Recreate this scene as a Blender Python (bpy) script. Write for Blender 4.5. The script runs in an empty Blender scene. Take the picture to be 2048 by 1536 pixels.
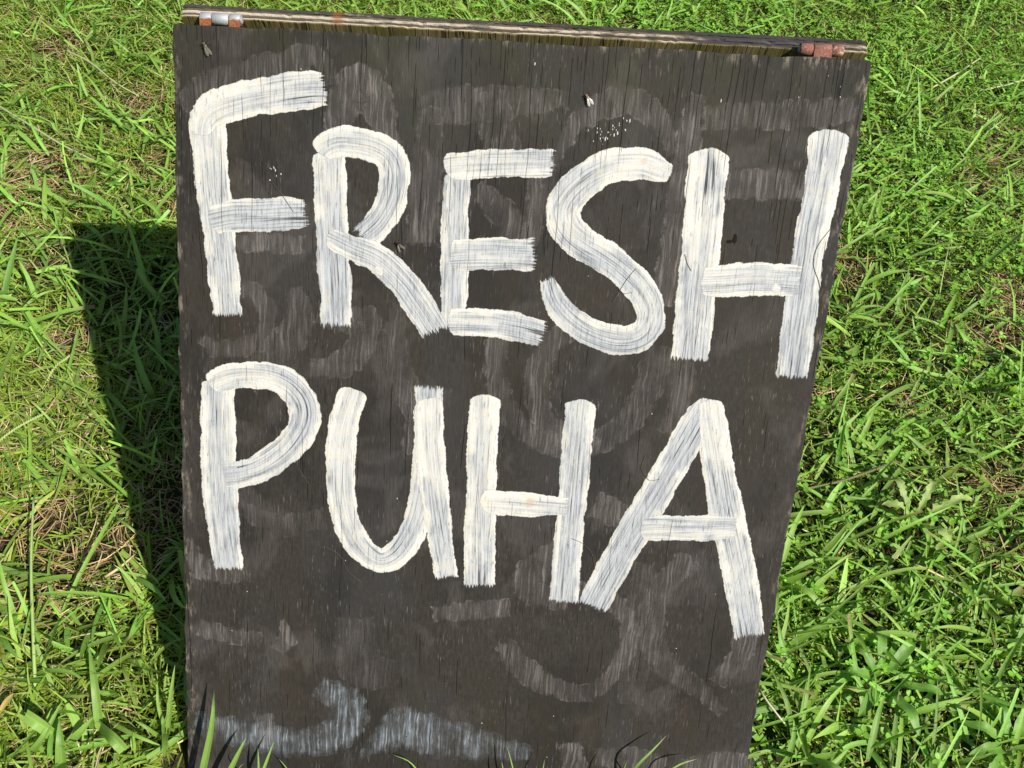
import bpy, bmesh, math, random
import numpy as np
from mathutils import Vector, Matrix

random.seed(7)
rng = np.random.default_rng(11)
SC = bpy.context.scene
COL = SC.collection

# ------------------------------------------------------------------ camera
cam = bpy.data.cameras.new('camera')
cam.sensor_width = 36.0
cam.lens = 30.234
cam.clip_start = 0.01
cam.clip_end = 500.0
cam_ob = bpy.data.objects.new('camera', cam)
COL.objects.link(cam_ob)
_R = Matrix(((0.997536, -0.068164, -0.016571),
             (0.038664, 0.731363, -0.680892),
             (0.058532, 0.678574, 0.732196)))
_M = _R.to_4x4()
_M.translation = Vector((0.00001, -0.31502, 0.98188))
cam_ob.matrix_world = _M
SC.camera = cam_ob

# ------------------------------------------------------------------ sky and sun
SUN_DIR = Vector((-0.522, 0.512, -0.683)).normalized()      # the way the light travels
sun_el = math.asin(-SUN_DIR.z)
sun_rot = math.atan2(-SUN_DIR.x, -SUN_DIR.y)
world = bpy.data.worlds.new('World')
SC.world = world
world.use_nodes = True
wnt = world.node_tree
sky = wnt.nodes.new('ShaderNodeTexSky')
sky.sky_type = 'NISHITA'
sky.sun_disc = False
sky.sun_elevation = sun_el
sky.sun_rotation = sun_rot
bg = wnt.nodes['Background']
bg.inputs['Strength'].default_value = 0.062
wnt.links.new(sky.outputs[0], bg.inputs['Color'])
sun = bpy.data.lights.new('sun', 'SUN')
sun.energy = 5.0
sun.angle = math.radians(0.53)
sun.color = (1.0, 0.955, 0.87)
sun_ob = bpy.data.objects.new('sun', sun)
COL.objects.link(sun_ob)
sun_ob.rotation_euler = SUN_DIR.to_track_quat('-Z', 'Y').to_euler()
sun_ob.location = (2, -3, 4)

SC.view_settings.view_transform = 'Standard'
SC.view_settings.look = 'None'
SC.view_settings.gamma = 1.0
SC.view_settings.exposure = 0.35
SC.view_settings.use_curve_mapping = False
SC.render.engine = 'CYCLES'
SC.cycles.transparent_max_bounces = 24
SC.cycles.max_bounces = 8

LEAN = math.radians(32.0)
CA, SA = math.cos(LEAN), math.sin(LEAN)

# ------------------------------------------------------------------ helpers
def tag(o, label=None, cat=None, group=None, kind=None):
    if label: o['label'] = label
    if cat: o['category'] = cat
    if group: o['group'] = group
    if kind: o['kind'] = kind
    return o

def link(name, me, mats=(), parent=None):
    o = bpy.data.objects.new(name, me)
    COL.objects.link(o)
    if me is not None:
        for m in mats: me.materials.append(m)
    if parent is not None: o.parent = parent
    return o

def empty(name, loc=(0, 0, 0), rot=(0, 0, 0)):
    o = bpy.data.objects.new(name, None)
    o.empty_display_size = 0.02
    COL.objects.link(o)
    o.location = loc
    o.rotation_euler = rot
    return o

def np_mesh(name, co, quads=None, tris=None, attrs=None, smooth=True):
    """a mesh out of numpy arrays; attrs: {name: (type, data per point)}"""
    me = bpy.data.meshes.new(name)
    nq = 0 if quads is None else len(quads)
    nt = 0 if tris is None else len(tris)
    loops = []
    if nq: loops.append(np.asarray(quads, np.int32).ravel())
    if nt: loops.append(np.asarray(tris, np.int32).ravel())
    loops = np.concatenate(loops)
    me.vertices.add(len(co))
    me.vertices.foreach_set('co', np.asarray(co, np.float32).ravel())
    me.loops.add(len(loops))
    me.loops.foreach_set('vertex_index', loops)
    me.polygons.add(nq + nt)
    start = np.concatenate([np.arange(nq) * 4, nq * 4 + np.arange(nt) * 3]).astype(np.int32)
    me.polygons.foreach_set('loop_start', start)
    me.polygons.foreach_set('use_smooth', np.full(nq + nt, smooth, bool))
    if attrs:
        for k, (ty, d) in attrs.items():
            a = me.attributes.new(k, ty, 'POINT')
            key = {'FLOAT': 'value', 'FLOAT_COLOR': 'color', 'FLOAT_VECTOR': 'vector'}[ty]
            a.data.foreach_set(key, np.asarray(d, np.float32).ravel())
    me.update(calc_edges=True)
    me.validate()
    return me

class NT:
    """short hand for building node trees"""
    def __init__(s, name):
        s.m = bpy.data.materials.new(name)
        s.m.use_nodes = True
        s.t = s.m.node_tree
        s.t.nodes.clear()
        s.out = s.t.nodes.new('ShaderNodeOutputMaterial')
    def n(s, ty, **kw):
        nd = s.t.nodes.new(ty)
        for k, v in kw.items(): setattr(nd, k, v)
        return nd
    def set(s, sock, v):
        if hasattr(v, 'is_output') or isinstance(v, bpy.types.NodeSocket): s.t.links.new(v, sock)
        else:
            if isinstance(v, (tuple, list)) and len(v) == 3 and sock.type == 'RGBA': v = (*v, 1)
            sock.default_value = v
    def obj(s): return s.n('ShaderNodeTexCoord').outputs['Object']
    def attr(s, name, out='Fac'):
        a = s.n('ShaderNodeAttribute'); a.attribute_name = name
        return a.outputs[out]
    def vmul(s, v, k):
        nd = s.n('ShaderNodeVectorMath', operation='MULTIPLY')
        s.set(nd.inputs[0], v); s.set(nd.inputs[1], k)
        return nd.outputs[0]
    def vadd(s, v, k):
        nd = s.n('ShaderNodeVectorMath', operation='ADD')
        s.set(nd.inputs[0], v); s.set(nd.inputs[1], k)
        return nd.outputs[0]
    def sep(s, v):
        nd = s.n('ShaderNodeSeparateXYZ'); s.set(nd.inputs[0], v)
        return nd.outputs
    def comb(s, x, y, z):
        nd = s.n('ShaderNodeCombineXYZ')
        for i, q in enumerate((x, y, z)): s.set(nd.inputs[i], q)
        return nd.outputs[0]
    def noise(s, v, scale=1.0, detail=2.0, rough=0.5, dist=0.0, col=False):
        nd = s.n('ShaderNodeTexNoise')
        s.set(nd.inputs['Vector'], v)
        nd.inputs['Scale'].default_value = scale
        nd.inputs['Detail'].default_value = detail
        nd.inputs['Roughness'].default_value = rough
        nd.inputs['Distortion'].default_value = dist
        return nd.outputs['Color' if col else 'Fac']
    def m2(s, op, a, b=0.0, c=None, clamp=False):
        nd = s.n('ShaderNodeMath', operation=op); nd.use_clamp = clamp
        s.set(nd.inputs[0], a); s.set(nd.inputs[1], b)
        if c is not None: s.set(nd.inputs[2], c)
        return nd.outputs[0]
    def add(s, a, b, clamp=False): return s.m2('ADD', a, b, clamp=clamp)
    def sub(s, a, b, clamp=False): return s.m2('SUBTRACT', a, b, clamp=clamp)
    def mul(s, a, b, clamp=False): return s.m2('MULTIPLY', a, b, clamp=clamp)
    def step(s, v, lo, hi, a=0.0, b=1.0):
        nd = s.n('ShaderNodeMapRange'); nd.interpolation_type = 'SMOOTHSTEP'
        s.set(nd.inputs[0], v)
        s.set(nd.inputs[1], lo); s.set(nd.inputs[2], hi)
        s.set(nd.inputs[3], a); s.set(nd.inputs[4], b)
        return nd.outputs[0]
    def mix(s, f, a, b):
        nd = s.n('ShaderNodeMix'); nd.data_type = 'RGBA'
        s.set(nd.inputs[0], f); s.set(nd.inputs[6], a); s.set(nd.inputs[7], b)
        return nd.outputs[2]
    def bump(s, h, strength=1.0, dist=0.001, normal=None):
        nd = s.n('ShaderNodeBump')
        nd.inputs['Strength'].default_value = strength
        nd.inputs['Distance'].default_value = dist
        s.set(nd.inputs['Height'], h)
        if normal is not None: s.set(nd.inputs['Normal'], normal)
        return nd.outputs[0]
    def bsdf(s, col, rough=0.7, spec=0.3, normal=None, metal=0.0):
        nd = s.n('ShaderNodeBsdfPrincipled')
        s.set(nd.inputs['Base Color'], col); s.set(nd.inputs['Roughness'], rough)
        s.set(nd.inputs['Specular IOR Level'], spec); s.set(nd.inputs['Metallic'], metal)
        if normal is not None: s.set(nd.inputs['Normal'], normal)
        return nd.outputs[0]
    def mixsh(s, f, a, b):
        nd = s.n('ShaderNodeMixShader')
        s.set(nd.inputs[0], f); s.t.links.new(a, nd.inputs[1]); s.t.links.new(b, nd.inputs[2])
        return nd.outputs[0]
    def done(s, sh):
        s.t.links.new(sh, s.out.inputs['Surface'])
        return s.m

# ------------------------------------------------------------------ materials
def grain(t):
    """vertical plywood grain in the board's own frame: (cracks 0..1, fine fibre noise, coords)"""
    co = t.obj()
    x, y, z = t.sep(co)[:3]
    more = t.step(z, 0.45, 0.74, 0.0, 0.09)
    def hair(freq, sx, zf, thr, w):
        """drying checks: one hairline per narrow column, each broken into lengths of its own"""
        drift = t.noise(t.comb(t.mul(x, 16.0), sx, t.mul(z, 6.0)), 1.0, 3.0, 0.5)
        X = t.add(t.mul(x, freq), t.mul(drift, 2.2))
        cell = t.m2('FLOOR', X)
        wn = t.n('ShaderNodeTexWhiteNoise'); wn.noise_dimensions = '1D'
        t.set(wn.inputs['W'], t.add(cell, sx))
        fr = t.sub(t.sub(X, cell), t.add(0.2, t.mul(wn.outputs['Value'], 0.6)))
        d = t.mul(t.m2('ABSOLUTE', fr), 1.0 / freq)
        n = t.add(t.noise(t.comb(t.mul(cell, 3.71), sx, t.mul(z, zf)), 1.0, 2.0, 0.5), t.mul(more, 0.8))
        on = t.step(n, thr, thr + 0.16)
        return t.mul(t.step(t.sub(d, t.mul(on, w)), 0.0, 0.00034, 1.0, 0.0), t.step(on, 0.05, 0.5))
    cr = t.m2('MAXIMUM', t.mul(hair(135.0, 0.0, 9.0, 0.57, 0.00022), 0.9), t.mul(hair(250.0, 41.0, 26.0, 0.59, 0.00014), 0.65))
    fibre = t.noise(t.comb(t.mul(x, 760.0), 0.0, t.mul(z, 62.0)), 1.0, 3.0, 0.6)
    return co, x, z, cr, fibre

def mat_board():
    t = NT('weathered dark plywood')
    co, x, z, cr, fibre = grain(t)
    big = t.noise(t.vmul(co, (14, 14, 5)), 1.0, 4.0, 0.6)
    big2 = t.noise(t.vadd(t.vmul(co, (7, 7, 4)), (3.1, 0, 5.7)), 1.0, 3.0, 0.55)
    mott = t.noise(t.vmul(co, (260, 260, 150)), 1.0, 3.0, 0.6)
    base = t.mix(t.step(fibre, 0.32, 0.70), (0.0175, 0.0150, 0.0125), (0.033, 0.028, 0.0242))
    base = t.mix(t.mul(t.step(mott, 0.45, 0.7), 0.5), base, (0.043, 0.037, 0.031))
    base = t.mix(t.mul(t.step(big, 0.48, 0.66), 0.4), base, (0.030, 0.022, 0.014))       # brown
    base = t.mix(t.mul(t.step(big2, 0.48, 0.66), 0.45), base, (0.034, 0.034, 0.036))      # bluish chalk
    top = t.mul(t.step(z, 0.62, 0.75), t.step(big, 0.35, 0.6))
    base = t.mix(t.mul(top, 0.65), base, (0.028, 0.028, 0.015))                            # greenish top
    blk = t.noise(t.vadd(t.vmul(co, (10, 10, 7)), (1.7, 0, 8.3)), 1.0, 4.0, 0.65)
    base = t.mix(t.mul(t.step(blk, 0.47, 0.62), 0.60), base, (0.0125, 0.0110, 0.0095))
    olv = t.noise(t.vadd(t.vmul(co, (16, 16, 5)), (5.5, 0, 3.1)), 1.0, 3.0, 0.6)
    base = t.mix(t.mul(t.step(olv, 0.54, 0.68), 0.35), base, (0.028, 0.023, 0.012))
    # scuffed pale fibres
    sc = t.noise(t.comb(t.mul(x, 620.0), 5.0, t.mul(z, 60.0)), 1.0, 2.0, 0.55)
    scm = t.mul(t.step(sc, 0.605, 0.72), t.step(t.noise(t.vmul(co, (22, 22, 12)), 1.0, 3.0), 0.44, 0.62))
    base = t.mix(t.mul(scm, 0.38), base, (0.25, 0.225, 0.20))
    # old rubbed-out chalk haze
    hz = t.noise(t.vadd(t.vmul(co, (15, 15, 11)), (9.0, 0, 2.0)), 1.0, 3.5, 0.6, 0.6)
    hzm = t.mul(t.step(hz, 0.52, 0.64), t.step(fibre, 0.28, 0.65, 0.35, 1.0))
    base = t.mix(t.mul(hzm, 0.15), base, (0.17, 0.15, 0.143))
    # paint flecks
    fl = t.step(t.noise(t.vmul(co, (190, 190, 160)), 1.0, 1.0), 0.80, 0.83)
    base = t.mix(t.mul(fl, 0.8), base, (0.55, 0.52, 0.46))
    # worn pale edges
    ex = t.m2('ABSOLUTE', x)
    edge = t.m2('MAXIMUM', t.step(ex, 0.288, 0.301), t.step(z, 0.748, 0.762))
    em = t.mul(edge, t.step(t.noise(t.vmul(co, (120, 120, 40)), 1.0, 4.0, 0.7), 0.50, 0.66))
    base = t.mix(t.mul(em, 0.75), base, (0.23, 0.19, 0.15))
    # long split running down from the top edge near the right end
    px = t.add(0.2783, t.m2('MULTIPLY', t.m2('MINIMUM', t.sub(z, 0.731), 0.0), 0.155))
    wob = t.mul(t.sub(t.noise(t.comb(0.0, 0.0, t.mul(z, 70.0)), 1.0, 2.0), 0.5), 0.004)
    dl = t.m2('ABSOLUTE', t.sub(t.sub(x, px), wob))
    wd = t.mul(t.step(z, 0.685, 0.735), 0.0012)
    split = t.mul(t.step(t.sub(dl, wd), 0.0, 0.0006, 1.0, 0.0), t.step(z, 0.690, 0.70))
    crk = t.m2('MAXIMUM', cr, split)
    base = t.mix(t.mul(crk, 0.9), base, (0.006, 0.005, 0.004))
    h = t.sub(t.add(t.mul(fibre, 0.35), t.mul(mott, 0.25)), t.mul(crk, 1.3))
    nrm = t.bump(h, 0.8, 0.0011)
    return t.done(t.bsdf(base, t.step(fibre, 0.2, 0.8, 0.62, 0.85), 0.25, nrm))

def mat_paint():
    t = NT('brushed white house paint')
    co, x, z, cr, fibre = grain(t)
    u = t.attr('u'); v = t.attr('v'); hw = t.attr('hw'); ds = t.attr('ds'); de = t.attr('de'); sd = t.attr('seed')
    au = t.m2('ABSOLUTE', u)
    ux = t.mul(u, t.mul(hw, 1.0))
    uv = t.comb(t.mul(ux, 620.0), t.mul(v, 16.0), t.mul(sd, 13.7))
    st = t.noise(uv, 1.0, 3.0, 0.6)
    uv2 = t.comb(t.mul(ux, 150.0), t.mul(v, 4.0), t.add(t.mul(sd, 7.3), 3.0))
    st2 = t.noise(uv2, 1.0, 2.0, 0.5)
    nf = t.noise(co, 420.0, 2.0, 0.6)
    nm = t.noise(co, 110.0, 2.0, 0.5)
    e = t.mul(t.sub(1.0, au), hw)
    nl = t.noise(co, 38.0, 3.0, 0.55)
    wob = t.add(t.mul(t.sub(nf, 0.5), 0.0016), t.mul(t.sub(nm, 0.5), 0.0032))
    wob = t.add(t.add(wob, t.mul(t.sub(nl, 0.5), 0.0085)), t.mul(t.sub(fibre, 0.5), 0.0010))
    m1 = t.step(t.add(e, wob), 0.0009, 0.0018)
    endn = t.noise(t.comb(t.mul(ux, 560.0), 0.0, t.mul(sd, 3.3)), 1.0, 3.0, 0.65)
    m2 = t.step(t.sub(t.sub(de, t.mul(t.step(t.add(endn, t.mul(t.sub(fibre, 0.5), 0.5)), 0.2, 0.8), 0.0068)), wob), 0.0, 0.0026)
    rnd = t.mul(t.mul(hw, 0.62), t.sub(1.0, t.m2('SQRT', t.sub(1.0, t.mul(t.mul(u, u), 0.97)))))
    m3 = t.step(t.sub(t.add(ds, wob), t.add(rnd, 0.002)), 0.0, 0.0010)
    cover = t.mul(t.mul(m1, m2), m3)
    # where the brush ran dry
    dry = t.step(de, 0.0, 0.045, 1.0, 0.0)
    mid = t.step(au, 0.25, 0.85, 1.0, 0.0)
    patch = t.step(t.noise(t.comb(t.mul(ux, 40.0), t.mul(v, 14.0), sd), 1.0, 3.0), 0.45, 0.68)
    thr = t.add(t.add(0.262, t.mul(dry, 0.10)), t.mul(t.mul(mid, patch), 0.13))
    hole = t.step(st, t.sub(thr, 0.06), t.add(thr, 0.06), 1.0, 0.0)
    fleck = t.step(t.noise(t.comb(t.mul(x, 480.0), 2.0, t.mul(z, 70.0)), 1.0, 3.0, 0.6), 0.58, 0.72)
    cover = t.mul(cover, t.sub(1.0, t.mul(hole, 0.80)))
    cover = t.mul(cover, t.sub(1.0, t.mul(cr, 0.62)))
    cover = t.mul(cover, t.sub(1.0, t.mul(fleck, 0.55)))
    # thick creamy ridges at the sides, thin bluish film in the middle
    side = t.m2('SIGN', u)
    rw = t.noise(t.comb(t.mul(v, 26.0), t.mul(side, 4.0), t.mul(sd, 2.9)), 1.0, 3.0, 0.6)
    lo = t.step(rw, 0.25, 0.75, 0.10, 0.74)
    ridge = t.step(t.add(au, t.mul(t.sub(st2, 0.5), 0.55)), lo, t.add(lo, 0.48))
    wnz = t.n('ShaderNodeTexWhiteNoise'); wnz.noise_dimensions = '1D'
    t.set(wnz.inputs['W'], sd)
    body = t.step(wnz.outputs['Value'], 0.0, 1.0, -0.06, 0.27)
    load = t.m2('DIVIDE', ds, t.add(t.add(ds, de), 0.0001))
    thick = t.add(t.mul(ridge, 0.44), t.add(t.mul(st2, 0.55), t.add(t.mul(t.sub(st, 0.5), 0.62), t.mul(t.sub(t.noise(co, 55.0, 4.0, 0.6), 0.5), 0.75))))
    thick = t.add(t.sub(thick, t.mul(patch, 0.34)), body)
    thick = t.add(thick, t.mul(t.sub(0.45, load), 0.30))
    thk = t.step(thick, 0.05, 0.85)
    thin = t.mul(t.sub(1.0, thk), t.step(t.noise(t.comb(t.mul(x, 600.0), 8.0, t.mul(z, 45.0)), 1.0, 3.0, 0.65), 0.44, 0.66))
    cover = t.mul(cover, t.sub(1.0, t.mul(thin, 0.30)))
    blue = t.mix(t.step(st, 0.3, 0.6), (0.20, 0.213, 0.237), (0.42, 0.433, 0.455))
    cream = t.mix(t.step(nm, 0.38, 0.66), (0.58, 0.57, 0.535), (0.55, 0.52, 0.455))
    col = t.mix(thk, blue, cream)
    pit = t.step(t.noise(co, 620.0, 2.0, 0.6), 0.62, 0.70)
    col = t.mix(t.mul(pit, 0.35), col, (0.20, 0.18, 0.155))
    grime = t.mul(t.step(t.noise(co, 75.0, 4.0, 0.65), 0.62, 0.74), 0.35)
    col = t.mix(grime, col, (0.50, 0.46, 0.40))
    stain = t.step(t.noise(co, 38.0, 3.0), 0.70, 0.76)
    col = t.mix(t.mul(stain, 0.35), col, (0.42, 0.27, 0.15))
    lip = t.step(e, 0.001, 0.004, 0.8, 0.0)
    h = t.add(t.add(t.mul(st, 0.55), lip), t.sub(t.mul(nf, 0.25), t.mul(cr, 1.0)))
    nrm = t.bump(h, 0.55, 0.0008)
    sh = t.bsdf(col, 0.55, 0.3, nrm)
    tr = t.n('ShaderNodeBsdfTransparent').outputs[0]
    return t.done(t.mixsh(cover, tr, sh))

def mat_ghost():
    t = NT('rubbed out old paint')
    co, x, z, cr, fibre = grain(t)
    u = t.attr('u'); v = t.attr('v'); hw = t.attr('hw'); ds = t.attr('ds'); de = t.attr('de')
    al = t.attr('strength'); sd = t.attr('seed')
    au = t.m2('ABSOLUTE', u)
    e = t.mul(t.sub(1.0, au), hw)
    ee = t.m2('MINIMUM', e, t.m2('MINIMUM', ds, de))
    nf = t.noise(co, 330.0, 2.0, 0.6)
    nm = t.noise(co, 95.0, 3.0, 0.55)
    wob = t.add(t.mul(t.sub(nf, 0.5), 0.004), t.mul(t.sub(nm, 0.5), 0.017))
    wob = t.add(wob, t.mul(t.sub(fibre, 0.5), 0.004))
    broad = t.noise(t.vadd(t.vmul(co, (34, 34, 26)), (2, 0, 5)), 1.0, 4.0, 0.6)
    m = t.mul(t.step(t.add(ee, wob), 0.0, 0.0036), t.step(t.add(ee, t.mul(t.sub(broad, 0.5), 0.03)), -0.007, 0.006, 0.3, 1.0))
    line = t.mul(t.step(t.m2('ABSOLUTE', t.sub(t.add(ee, wob), 0.0028)), 0.0, 0.0014, 1.0, 0.0), t.step(nm, 0.50, 0.64))
    vx = t.add(t.mul(x, 470.0), t.mul(t.noise(t.vmul(co, (60, 60, 40)), 1.0, 2.0), 3.0))
    vs = t.noise(t.comb(vx, t.mul(x, 37.0), t.mul(z, 21.0)), 1.0, 4.0, 0.66)
    rub = t.noise(t.vadd(t.vmul(co, (30, 30, 17)), (4, 0, 9)), 1.0, 4.0, 0.62)
    hairs = t.step(vs, 0.44, 0.74)
    fr2 = t.step(al, 0.30, 0.42)
    soft = t.step(t.add(ee, t.mul(wob, 1.8)), -0.002, 0.013)
    m = t.add(t.mul(m, t.sub(1.0, fr2)), t.mul(soft, fr2))
    line = t.mul(line, t.sub(1.0, t.mul(fr2, 0.8)))
    worn = t.step(t.noise(t.vadd(t.vmul(co, (48, 48, 30)), (7, 0, 1)), 1.0, 4.0, 0.65), 0.40, 0.58, 0.42, 1.0)
    worn = t.m2('MAXIMUM', worn, t.step(al, 0.30, 0.34, 1.0, 0.0))
    a = t.mul(t.add(0.24, t.mul(hairs, 1.5)), t.step(rub, 0.34, 0.58, 0.22, 1.0))
    a = t.mul(t.add(t.mul(a, 1.75), t.mul(line, 1.5)), worn)
    a = t.mul(t.mul(t.mul(a, m), al), t.sub(1.0, t.mul(cr, 0.85)), clamp=True)
    fresh = t.step(al, 0.30, 0.42)
    col = t.mix(fresh, (0.24, 0.215, 0.205), (0.265, 0.295, 0.33))
    sh = t.bsdf(col, 0.75, 0.2)
    tr = t.n('ShaderNodeBsdfTransparent').outputs[0]
    return t.done(t.mixsh(a, tr, sh))

def mat_ply(name, edge, dark, paint_side=0.0):
    """one veneer of the back panel: edge wood colour, dark weather film, grey paint over the right part"""
    t = NT(name)
    co = t.obj()
    x, y, z = t.sep(co)[:3]
    n1 = t.noise(t.vmul(co, (18, 60, 60)), 1.0, 4.0, 0.65)
    n2 = t.noise(t.vmul(co, (70, 300, 300)), 1.0, 3.0, 0.65)
    nf = t.noise(co, 500.0, 3.0, 0.65)
    k = t.sub(t.add(t.mul(n1, 0.7), t.mul(n2, 0.6)), 0.65)
    drift = t.step(x, -0.30, 0.15, -0.10, 0.07)
    base = t.mix(t.step(t.add(k, drift), -0.015, 0.15), edge, dark)
    base = t.mix(t.mul(t.step(nf, 0.5, 0.75), 0.5), base, tuple(c * 0.35 for c in edge))
    lich = t.mul(t.step(n2, 0.56, 0.66), t.step(t.m2('ABSOLUTE', t.add(x, 0.11)), 0.05, 0.13, 1.0, 0.0))
    base = t.mix(t.mul(lich, 0.7), base, (0.22, 0.22, 0.17))
    rust = t.step(t.add(t.m2('ABSOLUTE', t.add(x, 0.163)), t.mul(nf, 0.006)), 0.004, 0.011, 1.0, 0.0)
    base = t.mix(t.mul(rust, 0.6), base, (0.24, 0.09, 0.03))
    pm = t.mul(t.step(t.add(x, t.mul(t.sub(n1, 0.5), 0.14)), 0.13, 0.17), t.step(t.add(x, t.mul(t.sub(n2, 0.5), 0.03)), 0.268, 0.276, 1.0, 0.0))
    base = t.mix(t.mul(pm, 0.92), base, (0.045, 0.043, 0.044))
    nrm = t.bump(t.add(t.mul(n2, 0.5), t.mul(nf, 0.5)), 0.8, 0.0015)
    return t.done(t.bsdf(base, 0.85, 0.15, nrm))

def mat_ply_face():
    t = NT('mossy inner plywood face')
    co = t.obj()
    x, y, z = t.sep(co)[:3]
    f = t.noise(t.comb(t.mul(x, 300.0), 0.0, t.mul(z, 20.0)), 1.0, 3.0, 0.6)
    b = t.noise(t.vmul(co, (14, 14, 14)), 1.0, 3.0)
    c1 = t.noise(t.comb(t.mul(x, 85.0), 4.0, t.mul(z, 3.0)), 1.0, 2.0)
    ck = t.step(t.m2('ABSOLUTE', t.sub(c1, 0.5)), 0.003, 0.016, 1.0, 0.0)
    base = t.mix(t.step(b, 0.4, 0.6), (0.15, 0.122, 0.040), (0.22, 0.175, 0.085))
    base = t.mix(t.step(f, 0.4, 0.7), base, (0.10, 0.082, 0.036))
    tipr = t.mul(t.step(z, 0.772, 0.776), t.step(f, 0.4, 0.6))
    base = t.mix(t.mul(tipr, 0.5), base, (0.30, 0.25, 0.17))
    base = t.mix(t.mul(ck, 0.6), base, (0.012, 0.010, 0.005))
    nrm = t.bump(t.sub(f, ck), 0.8, 0.001)
    return t.done(t.bsdf(base, 0.85, 0.15, nrm))

def mat_hinge(name, mode):
    """galvanised steel with rust: mode 0 clean, 1 rusty lower half, 2 rusted through, 3 rust with bright wear"""
    t = NT(name)
    co = t.obj()
    x, y, z = t.sep(co)[:3]
    n = t.noise(co, 260.0, 4.0, 0.65)
    nf = t.noise(co, 1100.0, 3.0, 0.6)
    zinc = t.mix(n, (0.30, 0.32, 0.335), (0.46, 0.475, 0.48))
    rustc = t.mix(t.step(nf, 0.35, 0.65), (0.13, 0.042, 0.015), (0.30, 0.115, 0.042))
    if mode == 0:
        f = t.mul(t.step(n, 0.60, 0.72), 0.4)
    elif mode == 1:
        f = t.step(t.add(z, t.mul(t.sub(n, 0.5), 0.004)), -0.0012, 0.0004, 1.0, 0.0)
    else:
        rustc = t.mix(t.step(nf, 0.35, 0.7), (0.15, 0.058, 0.042), (0.31, 0.14, 0.105))
        f = t.step(n, 0.56, 0.76, 1.0, 0.25) if mode == 2 else t.step(n, 0.50, 0.66, 1.0, 0.25)
        zinc = t.mix(n, (0.42, 0.36, 0.27), (0.62, 0.55, 0.42))
    col = t.mix(f, zinc, rustc)
    met = t.mul(t.sub(1.0, f), 0.25)
    rough = t.step(f, 0.0, 1.0, 0.58, 0.88)
    nrm = t.bump(t.add(n, nf), 0.5, 0.0004)
    return t.done(t.bsdf(col, rough, 0.4, nrm, met))

def mat_plain(name, col, rough=0.7, spec=0.3, var=0.3, scale=200.0, metal=0.0):
    t = NT(name)
    n = t.noise(t.obj(), scale, 3.0, 0.6)
    c = t.mix(n, tuple(q * (1 - var) for q in col), tuple(min(1, q * (1 + var)) for q in col))
    return t.done(t.bsdf(c, rough, spec, t.bump(n, 0.3, 0.0005), metal))

def mat_leaf(name, rough=0.40, spec=0.45, transl=0.32, rib=True):
    """a living blade: colour comes per blade from the mesh, veins from its own across/along coordinates"""
    t = NT(name)
    col = t.attr('Col', 'Color')
    u = t.attr('across'); v = t.attr('along')
    n = t.noise(t.obj(), 90.0, 3.0, 0.6)
    c = t.mix(t.step(n, 0.35, 0.7, 0.0, 0.35), col, t.vmul(col, (0.62, 0.66, 0.6)))
    if rib:
        w = t.n('ShaderNodeTexWave'); w.wave_type = 'BANDS'
        t.set(w.inputs['Vector'], t.comb(t.mul(u, 2.2), 0.0, 0.0))
        w.inputs['Scale'].default_value = 1.6
        mid = t.step(t.m2('ABSOLUTE', u), 0.02, 0.14, 1.0, 0.0)
        c = t.mix(t.mul(mid, 0.38), c, t.vmul(col, (1.7, 1.45, 1.9)))
        c = t.mix(t.mul(w.outputs['Fac'], 0.16), c, t.vmul(col, (0.72, 0.76, 0.7)))
        nrm = t.bump(w.outputs['Fac'], 0.25, 0.0004)
    else:
        nrm = t.bump(n, 0.2, 0.0005)
    p = t.bsdf(c, rough, spec, nrm)
    tl = t.n('ShaderNodeBsdfTranslucent')
    t.set(tl.inputs['Color'], t.vmul(c, (1.35, 1.30, 0.5)))
    return t.done(t.mixsh(transl, p, tl.outputs[0]))

def mat_ground():
    t = NT('soil under the lawn')
    co = t.obj()
    n = t.noise(co, 9.0, 4.0, 0.6)
    f = t.noise(co, 160.0, 4.0, 0.7)
    st = t.noise(t.vmul(co, (420, 90, 100)), 1.0, 3.0, 0.6)
    soil = t.mix(t.step(f, 0.35, 0.7), (0.022, 0.015, 0.009), (0.085, 0.058, 0.034))
    soil = t.mix(t.mul(t.step(st, 0.52, 0.68), 0.55), soil, (0.23, 0.165, 0.085))
    green = t.mix(f, (0.018, 0.040, 0.008), (0.062, 0.11, 0.020))
    near = t.mix(t.step(n, 0.44, 0.60, 0.1, 0.8), soil, green)
    x, y, z = t.sep(co)[:3]
    r = t.m2('SQRT', t.add(t.mul(x, x), t.mul(t.sub(y, 1.0), t.sub(y, 1.0))))
    far = t.mix(t.noise(co, 1.3, 5.0, 0.6), (0.090, 0.165, 0.028), (0.150, 0.225, 0.045))
    far = t.mix(t.step(t.noise(co, 60.0, 3.0, 0.7), 0.4, 0.65), far, (0.055, 0.105, 0.018))
    col = t.mix(t.step(r, 1.4, 2.4), near, far)
    return t.done(t.bsdf(col, 0.95, 0.1, t.bump(t.add(f, st), 0.8, 0.006)))

M_BOARD = mat_board()
M_PAINT = mat_paint()
M_GHOST = mat_ghost()
M_LEAF = mat_leaf('grass blade')
M_CLOV = mat_leaf('clover leaf', 0.5, 0.3, 0.30, rib=False)
M_STRAW = mat_leaf('dry straw', 0.7, 0.2, 0.15, rib=False)
M_SOIL = mat_ground()

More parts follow.
